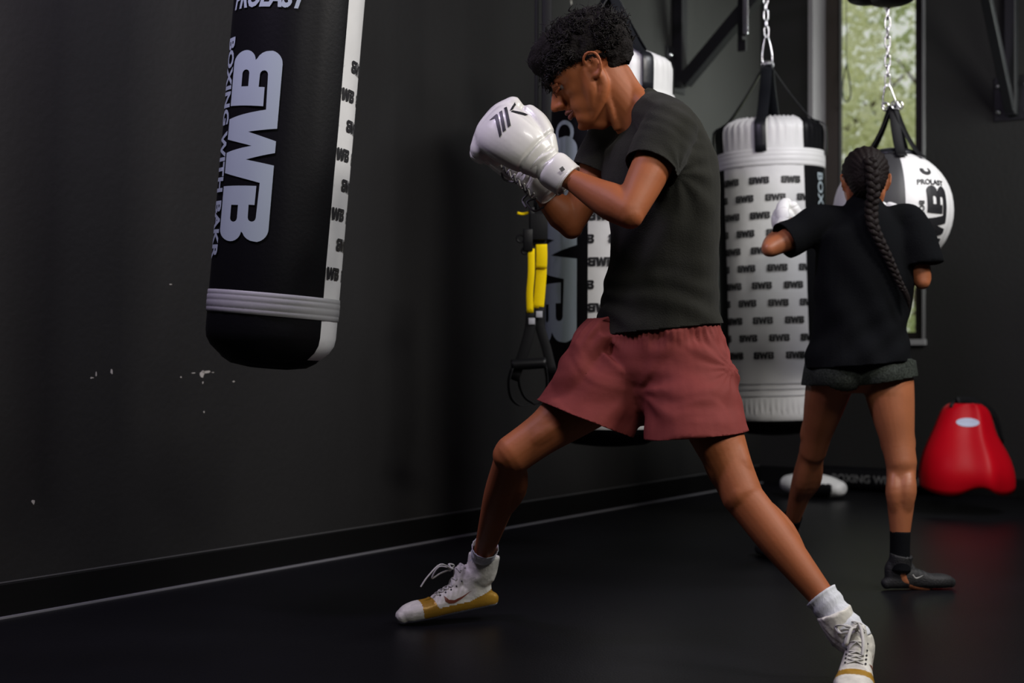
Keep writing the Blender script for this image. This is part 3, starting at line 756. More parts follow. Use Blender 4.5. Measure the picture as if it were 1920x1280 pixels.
def head_parts(bm, O, f, u, l, S, face=True, ears=True):
    """skull, face and ears as overlapping solids; O = centre between the ears"""
    q = lambda x, y, z: O+f*(x*S)+l*(y*S)+u*(z*S)
    ax = (f, l, u)
    ball(bm, q(-.012, 0, .046), (.099*S, .076*S, .084*S), ax, 28)
    ball(bm, q(.030, 0, .050), (.066*S, .066*S, .062*S), ax, 24)
    # face block: rings from forehead to chin
    prof = [(.060, .034, .062, .068), (.035, .030, .062, .069), (.012, .026, .059, .070), (-.010, .024, .059, .068), (-.032, .022, .060, .062), (-.055, .022, .060, .056), (-.078, .024, .055, .046), (-.100, .034, .045, .032), (-.112, .042, .032, .022)]
    tube(bm, [q(c, 0, z) for z, c, d, w in prof], [(d*S, w*S) for z, c, d, w in prof], ref=f, seg=28, ex=2.3)
    # jaw
    for s in (-1, 1):
        tube(bm, [q(-.012, s*.060, -.010), q(-.008, s*.057, -.045), q(.014, s*.047, -.072), q(.052, s*.024, -.098), q(.066, 0, -.104)], [.014*S, .016*S, .017*S, .015*S, .014*S], ref=u, seg=12)
        ball(bm, q(.046, s*.043, -.014), (.026*S, .022*S, .024*S), ax, 14)
        ball(bm, q(.066, s*.030, .022), (.021*S, .030*S, .010*S), ax, 14)      # brow ridge
    for s in (-1, 1): tube(bm, [q(.012, s*.058, .0), q(.020, s*.052, -.04), q(.035, s*.040, -.075)], [.020*S, .022*S, .018*S], ref=u, seg=14); ball(bm, q(.050, s*.031, -.054), (.028*S, .024*S, .034*S), ax, 16); ball(bm, q(.060, s*.022, -.085), (.022*S, .022*S, .024*S), ax, 14)
    if face:
        tube(bm, [q(.083, 0, .018), q(.092, 0, .002), q(.102, 0, -.014), q(.108, 0, -.026)], [.008*S, .0085*S, .0095*S, .011*S], ref=l, seg=14)
        tube(bm, [q(.082, 0, .004), q(.090, 0, -.018), q(.094, 0, -.031)], [.012*S, .014*S, .012*S], ref=l, seg=14)
        for s in (-1, 1): ball(bm, q(.093, s*.013, -.030), (.011*S, .0075*S, .0075*S), ax, 12)
        ball(bm, q(.068, 0, -.054), (.022*S, .030*S, .022*S), ax, 16)
        ball(bm, q(.072, 0, -.100), (.016*S, .020*S, .014*S), ax, 14)
    if ears:
        for s in (-1, 1):
            e = lambda x, o, z: q(x, s*(.074+o), z)
            tube(bm, [e(.004, .000, .012), e(.004, .010, .024), e(-.010, .016, .032), e(-.024, .018, .022), e(-.026, .016, .002), e(-.018, .012, -.018), e(-.006, .006, -.028), e(.002, 0, -.020)], [.0045*S]*8, ref=l, seg=10)
            ball(bm, q(-.010, s*.074, .002), (.016*S, .008*S, .024*S), (f, l, u), 14)
            ball(bm, q(-.004, s*.078, -.024), (.008*S, .005*S, .009*S), (f, l, u), 10)

def curls(name, O, f, u, l, S, spots, parent, m, seed, n, rad=.0021, length=(.03, .055), coil=.008, down=.0):
    """curly locks, each a small coiled strand"""
    random.seed(seed); bm = bmesh.new()
    for i in range(n):
        p, d = spots()
        L = random.uniform(*length); c = coil*random.uniform(.6, 1.3); ph = random.uniform(0, 6.28); turns = random.uniform(1.0, 2.4)
        side = d.orthogonal().normalized(); side2 = d.cross(side); bend = V((random.gauss(0, 1), random.gauss(0, 1), random.gauss(0, 1)))*.45
        pts = []; k = 9
        for j in range(k):
            t = j/(k-1); q = p+d*(L*t)+bend*(L*t*t*.6)-u*(down*t*t)
            a = ph+turns*6.28*t; pts.append(q+side*(c*math.cos(a)*min(1, t*3))+side2*(c*math.sin(a)*min(1, t*3)))
        r = rad*random.uniform(.7, 1.4)
        tube(bm, pts, [r*(1.15-.8*(j/(k-1))) for j in range(k)], ref=side, seg=4, sub=1, cap='flat')
    o = obj(name, bm, m, parent); o['kind'] = 'stuff'; return o

def shoe(name, heel, toe_dir, up, S, parent, pal, ankle, lab, seed, lace_side=1, swoosh_side=1, flex=0, tall=.19, dark=False):
    """heel = point under the heel; toe_dir, up: axes. pal: upper, gold, cap, sole, lace, emblem"""
    x = V(toe_dir).normalized(); z = (V(up)-x*V(up).dot(x)).normalized(); y = z.cross(x)
    q = lambda a, b, c: V(heel)+x*(a*S)+y*(b*S)+z*(c*S)
    bm = bmesh.new()
    sec = [(-.004, .045, .026), (.02, .062, .033), (.06, .082, .035), (.10, .088, .036), (.14, .078, .039), (.175, .064, .044), (.205, .060, .048), (.235, .060, .047), (.262, .054, .040), (.278, .044, .030)]
    tube(bm, [q(a, 0, h/2) for a, h, w in sec], [(h/2*S, w*S) for a, h, w in sec], ref=z, seg=26, ex=2.6)
    tube(bm, [q(.050, 0, .045), q(.048, 0, .09), V(heel)*.25+V(ankle)*.75+x*(.030*S)*.3, V(ankle)+(V(ankle)-q(.048, 0, .09)).normalized()*.025], [(.044*S, .036*S), (.045*S, .039*S), (.047*S, .043*S), (.049*S, .045*S)], ref=x, seg=22, cap='flat')
    tube(bm, [q(.10, 0, .080), q(.085, 0, .10), q(.075, 0, .125)], [.026*S, .024*S, .022*S], ref=y, seg=14)
    tube(bm, [q(.026, 0, .045), q(.024, 0, .085), V(ankle)-x*.012], [(.034*S, .032*S), (.034*S, .033*S), (.030*S, .034*S)], ref=x, seg=16)
    b = remesh(bm, .0032, 3)
    for v in b.verts:      # sole flat, small creases over the instep
        w = v.co-V(heel); h = w.dot(z)
        if h < 0: v.co -= z*h
        a = w.dot(x)
        if .06 < a/S < .19 and h > .05*S: v.co += z*(.0016*math.sin(a*420+h*200))
        if h > .09*S: v.co += (w-z*h-x*a).normalized()*(.0005*math.sin(h*120+a*90)) if (w-z*h-x*a).length > 1e-4 else V((0, 0, 0))
    def cls(c):
        w = c-V(heel); a, sd, h = w.dot(x)/S, w.dot(y)/S, w.dot(z)/S
        if h < .010: return 'sole'
        if dark: return 'upper'
        if a > .222-.10*max(0, .03-h): return 'toe_cap'
        if a > .178 + (.05-h)*-.35 and h < .075: return 'band'
        if h < .034+.28*max(0, (.075-a)) and a < .19: return 'band'
        return 'upper'
    bb = b.copy(); bvh = BVHTree.FromBMesh(bb); bb.free()
    pp = split(b, cls)
    up_o = obj(name, pp['upper'], pal[0], parent); up_o['label'] = lab
    if 'band' in pp: obj('overlay', pp['band'], pal[1], up_o)['label'] = 'gold leather overlay'
    if 'toe_cap' in pp: obj('toe_cap', pp['toe_cap'], pal[2], up_o)
    if 'sole' in pp: obj('sole', pp['sole'], pal[3], up_o)
    # laces: crossed over the instep, bow and loose ends
    def on(a, sd):
        h = bvh.ray_cast(q(a, sd, .3), -z, 1); return (h[0]+z*.002) if h[0] else q(a, sd, .08)
    if pal[4]:
        for k in range(6):
            a0 = .165-.016*k
            for s in (-1, 1):
                b = bmesh.new(); tube(b, [on(a0, s*.018), on(a0-.006, 0)+z*.002, on(a0-.014, -s*.018)], [(.0032, .0016)]*3, ref=x, seg=6, sub=3); obj('lace', b, pal[4], up_o)
        kn = on(.095, 0)+x*.012
        for pts in ([kn, kn+x*.035+z*.022+y*.01, kn+x*.08-z*.004+y*.02, kn+x*.105-z*.03+y*.02], [kn, kn+x*.035+z*.012-y*.01, kn+x*.06-z*.02-y*.02, kn+x*.03-z*.01-y*.02, kn],
                    [kn, kn-x*.01-y*.035*lace_side-z*.005, kn-x*.035-y*.050*lace_side-z*.03, kn-x*.06-y*.06*lace_side-z*.058], [kn, kn-y*.03*lace_side+z*.01, kn-x*.02-y*.05*lace_side, kn-y*.035*lace_side-z*.01, kn]):
            b = bmesh.new(); tube(b, pts, [(.0042, .0022)]*len(pts), ref=y, seg=6, sub=5); obj('lace', b, pal[4], up_o)
        for k in range(5):
            for s in (-1, 1):
                b = bmesh.new(); ball(b, on(.160-.018*k, s*.024), (.0028, .0028, .0028), seg=8); obj('eyelet', b, M_dsole, up_o)
        # curved tapering side emblem
        sw = [(-.040, .018), (-.028, .005), (-.012, .001), (.015, .007), (.050, .020), (.014, .001), (-.012, -.008), (-.030, -.006), (-.041, .004)]
        for sd in (swoosh_side,):
            ux = -x if True else x
            d = fill([[(p[0]*S, p[1]*S) for p in sw]], .006)
            for v in d.verts: pass
            decal('emblem', d, bvh, q(.110, 0, .048), ux, z, pal[5], up_o, .0015, out=y*sd)
    return up_o, bvh

# ---------------------------------------------------------------- the boxer
fr_, lf = yawdir(32)
man = thing('person', 'young man in charcoal tee and maroon shorts, guard up in white boxing gloves, facing left', 'person', P(1235, 1225, 3.8))
jt = dict(hipR=mk(1190, 690, 3.92), kneR=mk(962, 852, 3.85), ankR=mk(902, 1052, 4.258), hipL=mk(1292, 690, 3.78), kneL=mk(1392, 930, 3.62), ankL=mk(1590, 1180, 3.46),
          shL=mk(1256, 243, 3.70), elL=mk(1180, 398, 3.57), wrL=mk(1060, 330, 3.73), shR=mk(1150, 262, 4.0), elR=mk(1070, 418, 3.98), wrR=mk(1010, 352, 3.96))
bm = bmesh.new()
tor = [((1240, 700), 3.86, .165, .115, 50), ((1242, 640), 3.87, .160, .115, 48), ((1244, 570), 3.87, .145, .100, 44), ((1248, 480), 3.86, .148, .108, 38), ((1242, 390), 3.86, .165, .118, 33), ((1234, 310), 3.86, .172, .118, 30), ((1224, 250), 3.855, .140, .095, 30), ((1204, 218), 3.85, .085, .070, 28)]
tube(bm, [mk(*c, Z) for c, Z, w, d, y in tor], [(w, d) for c, Z, w, d, y in tor], ref=[yawdir(y)[1] for c, Z, w, d, y in tor], seg=32)
# neck
tube(bm, [mk(1206, 238, 3.85), mk(1178, 205, 3.85), mk(1142, 160, 3.85), mk(1128, 130, 3.85)], [.068, .062, .061, .058], ref=fr_, seg=22)
tube(bm, [mk(1218, 215, 3.80), mk(1188, 180, 3.83), mk(1160, 140, 3.85)], [.050, .034, .036], ref=fr_, seg=16)
tube(bm, [mk(1156, 238, 3.82), mk(1144, 200, 3.805), mk(1130, 152, 3.80)], [.012, .012, .012], ref=fr_, seg=12)
# shoulders
for s, Z in (('shL', 3.72), ('shR', 3.98)):
    ball(bm, jt[s], (.066, .062, .070)); tube(bm, [mk(1206, 222, 3.85), (jt[s]+mk(1206, 215, 3.85))*.5+V((0, 0, .008)), jt[s]], [.050, .050, .050], ref=V((0, 0, 1)), seg=14)
# arms: (a, b) upper, forearm with muscle bellies
def arm(bm, sh, el, wr, k=1.0, hand=True):
    d = (el-sh); e = (wr-el)
    tube(bm, [sh, sh+d*.3, sh+d*.6, sh+d*.88, el], [.054*k, .053*k, .050*k, .043*k, .040*k], ref=e, seg=20)
    ben = (e.normalized()+(sh-el).normalized()).normalized()
    tube(bm, [sh+d*.18+ben*.004, sh+d*.50+ben*.016, sh+d*.82+ben*.004], [.038*k, .046*k, .030*k], ref=e, seg=16)         # biceps
    tube(bm, [sh+d*.2-ben*.008, sh+d*.5-ben*.016, sh+d*.85-ben*.008], [.034*k, .040*k, .027*k], ref=e, seg=16)             # triceps
    ball(bm, el-ben*.012, (.034*k, .034*k, .034*k))
    tube(bm, [el, el+e*.22+ben*.004, el+e*.5, el+e*.85, wr, wr+e.normalized()*.03], [(.042*k, .040*k), (.050*k, .044*k), (.042*k, .038*k), (.030*k, .028*k), (.029*k, .024*k), (.028*k, .022*k)], ref=ben, seg=20)
    if hand:      # fist inside the glove
        w = e.normalized(); tube(bm, [wr, wr+w*.05, wr+w*.09], [(.036*k, .022*k), (.040*k, .026*k), (.036*k, .028*k)], ref=ben, seg=14)
arm(bm, jt['shL'], jt['elL'], jt['wrL'], 1.0); arm(bm, jt['shR'], jt['elR'], jt['wrR'], .98)
def leg(bm, hip, kne, ank, fwd, k=1.0):
    d = kne-hip; e = ank-kne; fw = V(fwd)
    fw1 = (fw-d*fw.dot(d)/d.length_squared).normalized(); fw2 = (fw-e*fw.dot(e)/e.length_squared).normalized()
    tube(bm, [hip-d*.05, hip+d*.2, hip+d*.5, hip+d*.78, kne], [(.088*k, .090*k), (.086*k, .084*k), (.074*k, .070*k), (.058*k, .056*k), (.055*k, .052*k)], ref=fw1, seg=24)
    tube(bm, [hip+d*.2+fw1*.02, hip+d*.55+fw1*.022, hip+d*.85+fw1*.010], [(.060*k, .066*k), (.054*k, .058*k), (.036*k, .042*k)], ref=fw1, seg=20)
    sdv = fw1.cross(d.normalized())
    for s in (-1, 1): tube(bm, [hip+d*.55+fw1*.010+sdv*s*.026, hip+d*.80+fw1*.012+sdv*s*.028, hip+d*.93+fw1*.008+sdv*s*.022], [.032*k, .031*k, .020*k], ref=fw1, seg=14)
    ball(bm, kne+fw2*.026+d.normalized()*.0, (.031*k, .031*k, .036*k))
    tube(bm, [kne, kne+e*.12, kne+e*.35, kne+e*.62, kne+e*.85, ank], [(.050*k, .050*k), (.048*k, .049*k), (.049*k, .047*k), (.040*k, .037*k), (.032*k, .029*k), (.031*k, .029*k)], ref=fw2, seg=22)
    for s in (-1, 1): tube(bm, [kne+e*.08-fw2*.014+sdv*s*.018, kne+e*.30-fw2*.028+sdv*s*.018, kne+e*.55-fw2*.012+sdv*s*.010], [.026*k, .034*k, .020*k], ref=fw2, seg=14)
    tube(bm, [kne+e*.1+fw2*.022, kne+e*.5+fw2*.020, kne+e*.9+fw2*.010], [.020*k, .018*k, .014*k], ref=fw2, seg=10)
fwR = V((-.93, -.35, 0)); fwL = V((-.35, -.93, 0))
leg(bm, jt['hipR'], jt['kneR'], jt['ankR'], fwR, 1.0); leg(bm, jt['hipL'], jt['kneL'], jt['ankL'], fwL, 1.02)
# feet inside the shoes
toeR = mk(775, 1160, 4.20); toeL = mk(1598, 1335, 3.25)
def foot(bm, A, heel, toe):
    x = (toe-heel).normalized(); z = (V((0, 0, 1))-x*x.z).normalized(); y = z.cross(x)
    tube(bm, [A, A*.4+(heel+x*.06+z*.06)*.6, heel+x*.13+z*.042, heel+x*.21+z*.026], [.026, .024, .022, .018], ref=y, seg=14)
    tube(bm, [A, heel+x*.035+z*.04], [.026, .020], ref=x, seg=12)
hR = mk(921, 1143, 4.28); tR = mk(758, 1167, 4.20); hR.z = .040; tR.z = .003
tL = V((toeL.x, toeL.y, .0)); hL = V((jt['ankL'].x+.040, jt['ankL'].y+.045, .018)); tL.z = .0
foot(bm, jt['ankR'], hR, tR); foot(bm, jt['ankL'], hL, tL)
# head
pit = math.radians(31); yw = math.radians(-6)
f0 = V((-math.cos(yw), -math.sin(yw), 0)); hl = V((math.sin(yw), -math.cos(yw), 0))
hfu = None
hf = (f0*math.cos(pit)-V((0, 0, 1))*math.sin(pit)).normalized(); hu = (f0*math.sin(pit)+V((0, 0, 1))*math.cos(pit)).normalized()
hf = hf*1.14; HO = mk(1109, 138, 3.85); HS = 1.08
head_parts(bm, HO, hf, hu, hl, HS)
bm = remesh(bm, .0036, 7)
q = lambda x, y, z: HO+hf*(x*HS)+hl*(y*HS)+hu*(z*HS)
for s in (-1, 1):
    dent(bm, q(.086, s*.032, .008), .016, -hf*.013)            # eye sockets
    dent(bm, q(.070, s*.058, .000), .018, -hl*s*.004)
    pass         # hollow cheeks
    dent(bm, q(-.006, s*.086, .006), .009, -hl*s*.009)         # ear bowl
dent(bm, q(.092, 0, -.0585), .006, -hf*.006)                    # mouth line
for s in (-1, 1): dent(bm, q(.088, s*.012, -.0585), .006, -hf*.006); dent(bm, q(.082, s*.022, -.0585), .006, -hf*.005)
dent(bm, q(.092, 0, -.050), .006, hf*.005); dent(bm, q(.090, 0, -.067), .007, hf*.005); dent(bm, q(.084, 0, -.082), .008, -hf*.005)
for c, r, d in ((mk(1150, 372, 3.5), .02, V((0, .006, 0))), (mk(1165, 345, 3.55), .016, V((0, .008, 0)))): dent(bm, c, r, d)
body_bm = bm
hv = [v for v in bm.verts if (v.co-HO).length < .17 and (v.co-HO).dot(hf) > .02]
for _ in range(6):
    nw = {v: sum((e.other_vert(v).co for e in v.link_edges), V((0, 0, 0)))/len(v.link_edges) for v in hv if (v.co-HO).dot(hf)/HS < .112 and abs((v.co-HO).dot(hl)) < .076*HS}
    for v, c in nw.items(): v.co = v.co*.5+c*.5
for s in (-1, 1):
    b = bmesh.new(); ball(b, q(.0670, s*.0295, .009), .0120*HS, seg=18); e = obj('eye', b, M_eye, man)
    b = bmesh.new(); ball(b, q(.0670, s*.0295, .009)+hf*.0095*HS-hu*.004+V((0, 0, 0)), .0058, seg=12); obj('iris', b, M_iris, e)
    b = bmesh.new(); ball(b, q(.0675, s*.0297, .0145), (.0125*HS, .0138*HS, .0118*HS), (hf, hl, hu), 16)
    tube(b, [q(.078, s*.018, .018), q(.0885, s*.032, .0185), q(.078, s*.046, .014)], [(.005, .003)]*3, ref=hu, seg=8); tube(b, [q(.080, s*.018, .004), q(.0865, s*.032, .0015), q(.078, s*.046, .004)], [(.003, .003)]*3, ref=hu, seg=8)
    obj('eyelid', b, M_skin, man)
    b = bmesh.new(); random.seed(5)
    for k in range(46):
        t = k/45; c = q(.089-.018*t**2, s*(.012+.040*t), .028+.007*math.sin(t*2.6)-.004*t); d = (hl*s*.8+hu*.5+V((random.gauss(0, .2),)*3)).normalized()
        c = c+hu*random.uniform(-.003, .003); tube(b, [c, c+d*.010], [.0011, .0004], ref=hf, seg=4, sub=1, cap='flat')
    obj('eyebrow', b, M_hair, man)['kind'] = 'stuff'
b = bmesh.new(); tube(b, [q(.078, -.024, -.058), q(.0905, -.010, -.0525), q(.0925, 0, -.0535), q(.0905, .010, -.0525), q(.078, .024, -.058)], [(.002, .002), (.0045, .004), (.0045, .004), (.0045, .004), (.002, .002)], ref=hu, seg=10)
tube(b, [q(.077, -.022, -.060), q(.0885, -.010, -.0655), q(.0905, 0, -.0665), q(.0885, .010, -.0655), q(.077, .022, -.060)], [(.002, .002), (.0055, .0045), (.006, .005), (.0055, .0045), (.002, .002)], ref=hu, seg=10)
obj('lips', b, M_lip, man)
# hair: close-cropped cap plus curls
def scalp_pt():
    while True:
        d = V((random.gauss(0, 1), random.gauss(0, 1), random.gauss(0, 1))).normalized()    # (f, l, u)
        low = .34 if d.x > .3 else (.12 if d.x > -.2 else -.38)
        if abs(d.y) > .6 and d.x > -.3: low = .40
        if d.z > low: break
    p = q(-.010+.098*d.x, .078*d.y, .050+.085*d.z)
    dd = (hf*d.x+hl*d.y+hu*d.z); return p, (dd+V((random.gauss(0, .3), random.gauss(0, .3), random.gauss(0, .3)))).normalized(), d
hair = None
bm = bmesh.new(); ball(bm, q(-.013, 0, .062), (.107*HS, .082*HS, .092*HS), (hf, hl, hu), 32); ball(bm, q(.030, 0, .088), (.080*HS, .072*HS, .058*HS), (hf, hl, hu), 24); ball(bm, q(-.050, 0, .040), (.068*HS, .070*HS, .080*HS), (hf, hl, hu), 24)
bm = remesh(bm, .007, 2)
for v in bm.verts: v.co += (v.co-HO).normalized()*(.009*noise.noise(v.co*42)+.005*noise.noise(v.co*95))
def keep(c):
    w = c-HO; x, y, z = w.dot(hf)/HS, w.dot(hl)/HS, w.dot(hu)/HS
    return z > (.038 if x > .02 else .038-(.02-x)*.45 if x > -.05 else -.026)-(.0 if abs(y) > .05 else .0)
pp = split(bm, lambda c: 'k' if keep(c) else 'd'); pp['d'].free()
hair = obj('hair', pp['k'], mat('matte_black_hair', (.007, .005, .0045), .85, spec=.2, bump=.6, bscale=160), man)
def sp_top():
    while True:
        p, dd, d = scalp_pt()
        if d.z > .15: return p, dd
def sp_all():
    p, dd, d = scalp_pt(); return p+dd*.004, dd
def sp_fringe():
    y = random.uniform(-.055, .055); z = random.uniform(.048, .100); p = q(.078-.25*abs(y)*.5-(z-.05)*.45, y, z)
    return p, (hf*.9+hu*random.uniform(-.55, .5)+hl*random.gauss(0, .35)).normalized()
curls('curls', HO, hf, hu, hl, HS, sp_top, hair, M_hair, 11, 1000, .0020, (.014, .034), .008)
curls('curls', HO, hf, hu, hl, HS, sp_all, hair, M_hair, 12, 1500, .0017, (.006, .020), .005)
def sp_edge():
    x = random.uniform(-.11, .075); s = random.choice((-1, 1)); z = (.038 if x > .02 else .038-(.02-x)*.45 if x > -.05 else .0)+random.uniform(-.004, .006)
    h = hbv.ray_cast(q(x*1.0, s*.16, z), -hl*s, .3)
    if h[0] is None: return q(-.09, 0, .0), -hf
    return h[0], (hl*s*.6-hu*.5+hf*random.uniform(-.6, .6)).normalized()
_h = bmesh.new(); ball(_h, q(-.012, 0, .046), (.099*HS*1.0, .076*HS, .084*HS), (hf, hl, hu), 28); hbv = BVHTree.FromBMesh(_h); _h.free()
curls('sideburns', HO, hf, hu, hl, HS, sp_edge, hair, MATS['matte_black_hair'], 14, 900, .0010, (.005, .014), .003)
def sp_temple():
    s = random.choice((-1, 1)); x = random.uniform(.015, .072); z = random.uniform(.040, .085)+(.012 if x < .04 else 0); y = .074-.30*max(0, x-.035)
    return q(x, s*y, z), (hl*s*.55-hu*.45+hf*random.uniform(-.1, .9)).normalized()
curls('temple_curls', HO, hf, hu, hl, HS, sp_temple, hair, M_hair, 15, 800, .0019, (.010, .024), .006)
curls('fringe', HO, hf, hu, hl, HS, sp_fringe, hair, M_hair, 13, 620, .0021, (.016, .036), .008, .024)

# ---- tee
bm = bmesh.new()
tee = [((1236, 650), 3.865, .180, .139, 46), ((1236, 600), 3.87, .182, .144, 46), ((1240, 550), 3.87, .172, .138, 44), ((1248, 480), 3.86, .162, .130, 38), ((1243, 390), 3.86, .180, .137, 33), ((1234, 310), 3.86, .188, .136, 30), ((1226, 252), 3.855, .158, .112, 30), ((1212, 216), 3.85, .100, .078, 28), ((1206, 206), 3.85, .07, .06, 28)]
tube(bm, [mk(*c, Z) for c, Z, w, d, y in tee], [(w, d) for c, Z, w, d, y in tee], ref=[yawdir(y)[1] for c, Z, w, d, y in tee], seg=36)
nb = mk(1214, 216, 3.85)
for sh, el in ((jt['shL'], jt['elL']), (jt['shR'], jt['elR'])):
    d = el-sh
    tube(bm, [nb, (nb+sh)*.5+V((0, 0, .012)), sh+V((0, 0, .004))], [.066, .067, .074], ref=V((0, 0, 1)), seg=18)
    tube(bm, [sh-d*.05, sh+d*.15, sh+d*.40, sh+d*.72], [.076, .077, .072, .066], ref=V((0, 0, 1)), seg=24, cap='flat')
bm = remesh(bm, .0055, 5)
hemc = mk(1236, 617, 3.87)
cut(bm, hemc, V((.10, 0, -1)), .40)
for sh, el, pc in ((jt['shL'], jt['elL'], mk(1220, 312, 3.63)), (jt['shR'], jt['elR'], jt['shR']+(jt['elR']-jt['shR'])*.42)):
    nrm = (el-sh).normalized(); kk = (pc-sh).dot(nrm); cutcyl(bm, sh+nrm*kk, nrm, .080, .14)
# neckline
cut(bm, mk(1176, 200, 3.85), (hu*.35+V((-.62, 0, .62))), .105)
# folds
armp = mk(1265, 330, 3.72)
hempt = mk(1350, 590, 3.80); 
for v in bm.verts:
    c = v.co; n = v.normal
    pxl = CX+c.x/c.y*F; pyl = HY-(c.z-H)/c.y*F
    hgt = (c.z-.85)/.55                       # 0 hem .. 1 shoulder
    low = math.exp(-((c.z-.90)/.10)**2)
    # hem: soft horizontal rolls sagging to the left
    w = .0035*low*math.sin((c.z*1.0+c.x*.22)*95+5*noise.noise(c*6))
    # long drape lines down the back
    w += .009*math.sin(c.x*55-c.z*13+4*noise.noise(c*4))*max(0, min(1, (1.32-c.z)/.2))*max(0, min(1, (c.z-.86)/.1))*(.5+.5*noise.noise(c*3+V((5, 1, 2))))
    # rays from the armpit and the shoulder
    da = (c-armp); r = da.length
    if r < .25:
        ang = math.atan2(da.z, da.x); w += .004*math.sin(ang*9+r*22)*math.exp(-(r/.13)**2)*min(1, (r/.07)**2)
    ds = c-jt['shL']
    if ds.length < .14: w += .0022*math.sin((ds.x*.8+ds.z*1.4)*105+4*noise.noise(c*8))*math.exp(-(ds.length/.09)**2)
    w += .0035*noise.noise(c*16)
    v.co += n*w
def tuck(body, cloth, arms, gap=.006, far=.03):
    t = BVHTree.FromBMesh(cloth)
    for v in body.verts:
        skip = False
        for a, b_, t0 in arms:
            d = b_-a; k = (v.co-a).dot(d)/d.length_squared
            if k > t0 and (v.co-a-d*k).length < .085: skip = True
        if skip: continue
        h = t.find_nearest(v.co, far)
        if h[0] is not None and (v.co-h[0]).dot(h[1]) > -gap: v.co = h[0]-h[1]*gap
bm.normal_update()
tuck(body_bm, bm, [(jt['shL'], jt['elL'], .40), (jt['shR'], jt['elR'], .35), (mk(1206, 238, 3.85), mk(1128, 130, 3.85), -.1)])
tee_copy = bm.copy(); tee_o = solid(obj('tee_shirt', bm, M_tee, man), .0028)
# hem and sleeve bands
# ---- shorts
bm = bmesh.new()
tube(bm, [mk(1234, 590, 3.87), mk(1236, 640, 3.87), mk(1240, 690, 3.86), mk(1240, 722, 3.86)], [(.176, .131), (.182, .139), (.188, .145), (.17, .13)], ref=[yawdir(y)[1] for y in (46, 50, 52, 54)], seg=34)
tube(bm, [mk(1212, 655, 3.88), mk(1150, 716, 3.88), mk(1098, 780, 3.87), mk(1068, 820, 3.86)], [(.112, .115), (.130, .120), (.142, .120), (.15, .118)], ref=V((.7, 0, .7)), seg=30, cap='flat')
tube(bm, [mk(1132, 590, 3.87), mk(1120, 630, 3.875), mk(1092, 690, 3.87), mk(1070, 740, 3.87)], [(.036, .055), (.052, .080), (.06, .09), (.06, .09)], ref=V((1, 0, .3)), seg=24)
tube(bm, [mk(1278, 655, 3.83), mk(1294, 730, 3.78), mk(1304, 800, 3.73), mk(1308, 850, 3.70)], [(.120, .118), (.128, .122), (.134, .124), (.140, .124)], ref=V((1, 0, 0)), seg=30, cap='flat')
bm = remesh(bm, .0058, 5)
cut(bm, mk(1102, 786, 3.87), V((-.36, 0, -.93)), .23)
cut(bm, mk(1303, 815, 3.72), V((.09, 0, -1)), .21)
cut(bm, mk(1235, 596, 3.87), V((0, 0, 1)), .3)
cr = mk(1172, 736, 3.74)
for v in bm.verts:
    c = v.co; n = v.normal; d = c-mk(1190, 735, 3.80); r = d.length; ang = math.atan2(d.z, d.x)
    w = .004*math.sin(ang*7+2*noise.noise(c*6))*math.exp(-((r-.12)/.10)**2)*min(1, (r/.08)**3)
    hp = c-mk(1362, 690, 3.80); rh = hp.length
    if rh < .22: w += .0045*math.sin(math.atan2(hp.z, hp.x)*14+rh*20)*math.exp(-(rh/.12)**2)*min(1, (rh/.06)**2)
    w += .006*math.exp(-((c.z-.845)/.03)**2)*math.sin(c.x*75+3*noise.noise(c*9))
    w += .009*noise.noise(V((c.x*7, c.y*7, c.z*24)))*(.4+.6*abs(noise.noise(c*5)))*1.4
    w += .003*math.sin(math.atan2(c.y-3.87, c.x-.4)*60)*math.exp(-((c.z-.86)/.03)**2)
    w += .0045*math.exp(-((math.sin((c.x*.5+c.z*.9)*34+4*noise.noise(c*5))-1)/.35)**2)*max(0, min(1, (c.z-.60)/.05))
    w *= 1-.85*math.exp(-(r/.10)**2)
    v.co += n*w
tt_ = BVHTree.FromBMesh(tee_copy); tee_copy.free()
for v in bm.verts:
    if v.co.z < .80 or CX+v.co.x/v.co.y*F < 1128: continue
    h = tt_.find_nearest(v.co, .03)
    if h[0] is not None and (v.co-h[0]).dot(h[1]) > -.006 and v.co.z > h[0].z-.004: v.co = h[0]-h[1]*.006
bm.normal_update(); tuck(body_bm, bm, [(jt['hipR'], jt['kneR'], .45), (jt['hipL'], jt['kneL'], .40), (mk(1240, 560, 3.87), mk(1240, 300, 3.87), 0)], .006, .025)
body = obj('body', body_bm, M_skin, man)
sh_o = solid(obj('shorts', bm, M_shorts, man), .003)

# ---- socks and shoes
for a, kn, c0, c1, dr, nm in (('ankR', 'kneR', None, None, 1, 'sock'), ('ankL', 'kneL', None, None, 1, 'sock')):
    A, K = jt[a], jt[kn]; e = (K-A).normalized()
    b = bmesh.new(); r0, r1 = (.0345, .0365) if a == 'ankR' else (.0375, .0405)
    ln = .078 if a == 'ankR' else .103
    pts = [A-e*.04, A, A+e*ln*.5, A+e*ln]
    tube(b, pts, [(r0+.003, r0), (r0+.002, r0-.001), (r0+.001, r0-.002), (r1+.002, r1)], ref=V((1, 0, 0)) if a == 'ankL' else V((1, 0, 0)), seg=40, sub=6, cap=None)
    for v in b.verts:
        t = (v.co-A).dot(e); rad = (v.co-A-e*t); ang = math.atan2(rad.dot(V((0, 1, 0))), rad.dot(V((1, 0, 0))))
        v.co += rad.normalized()*(.0009*math.sin(ang*26)+.002*math.sin(t*190))
    solid(obj('sock', b, M_sock, man), .002)
pal = (M_shoe, M_gold, M_shoe, M_sole, M_lace, M_emb)
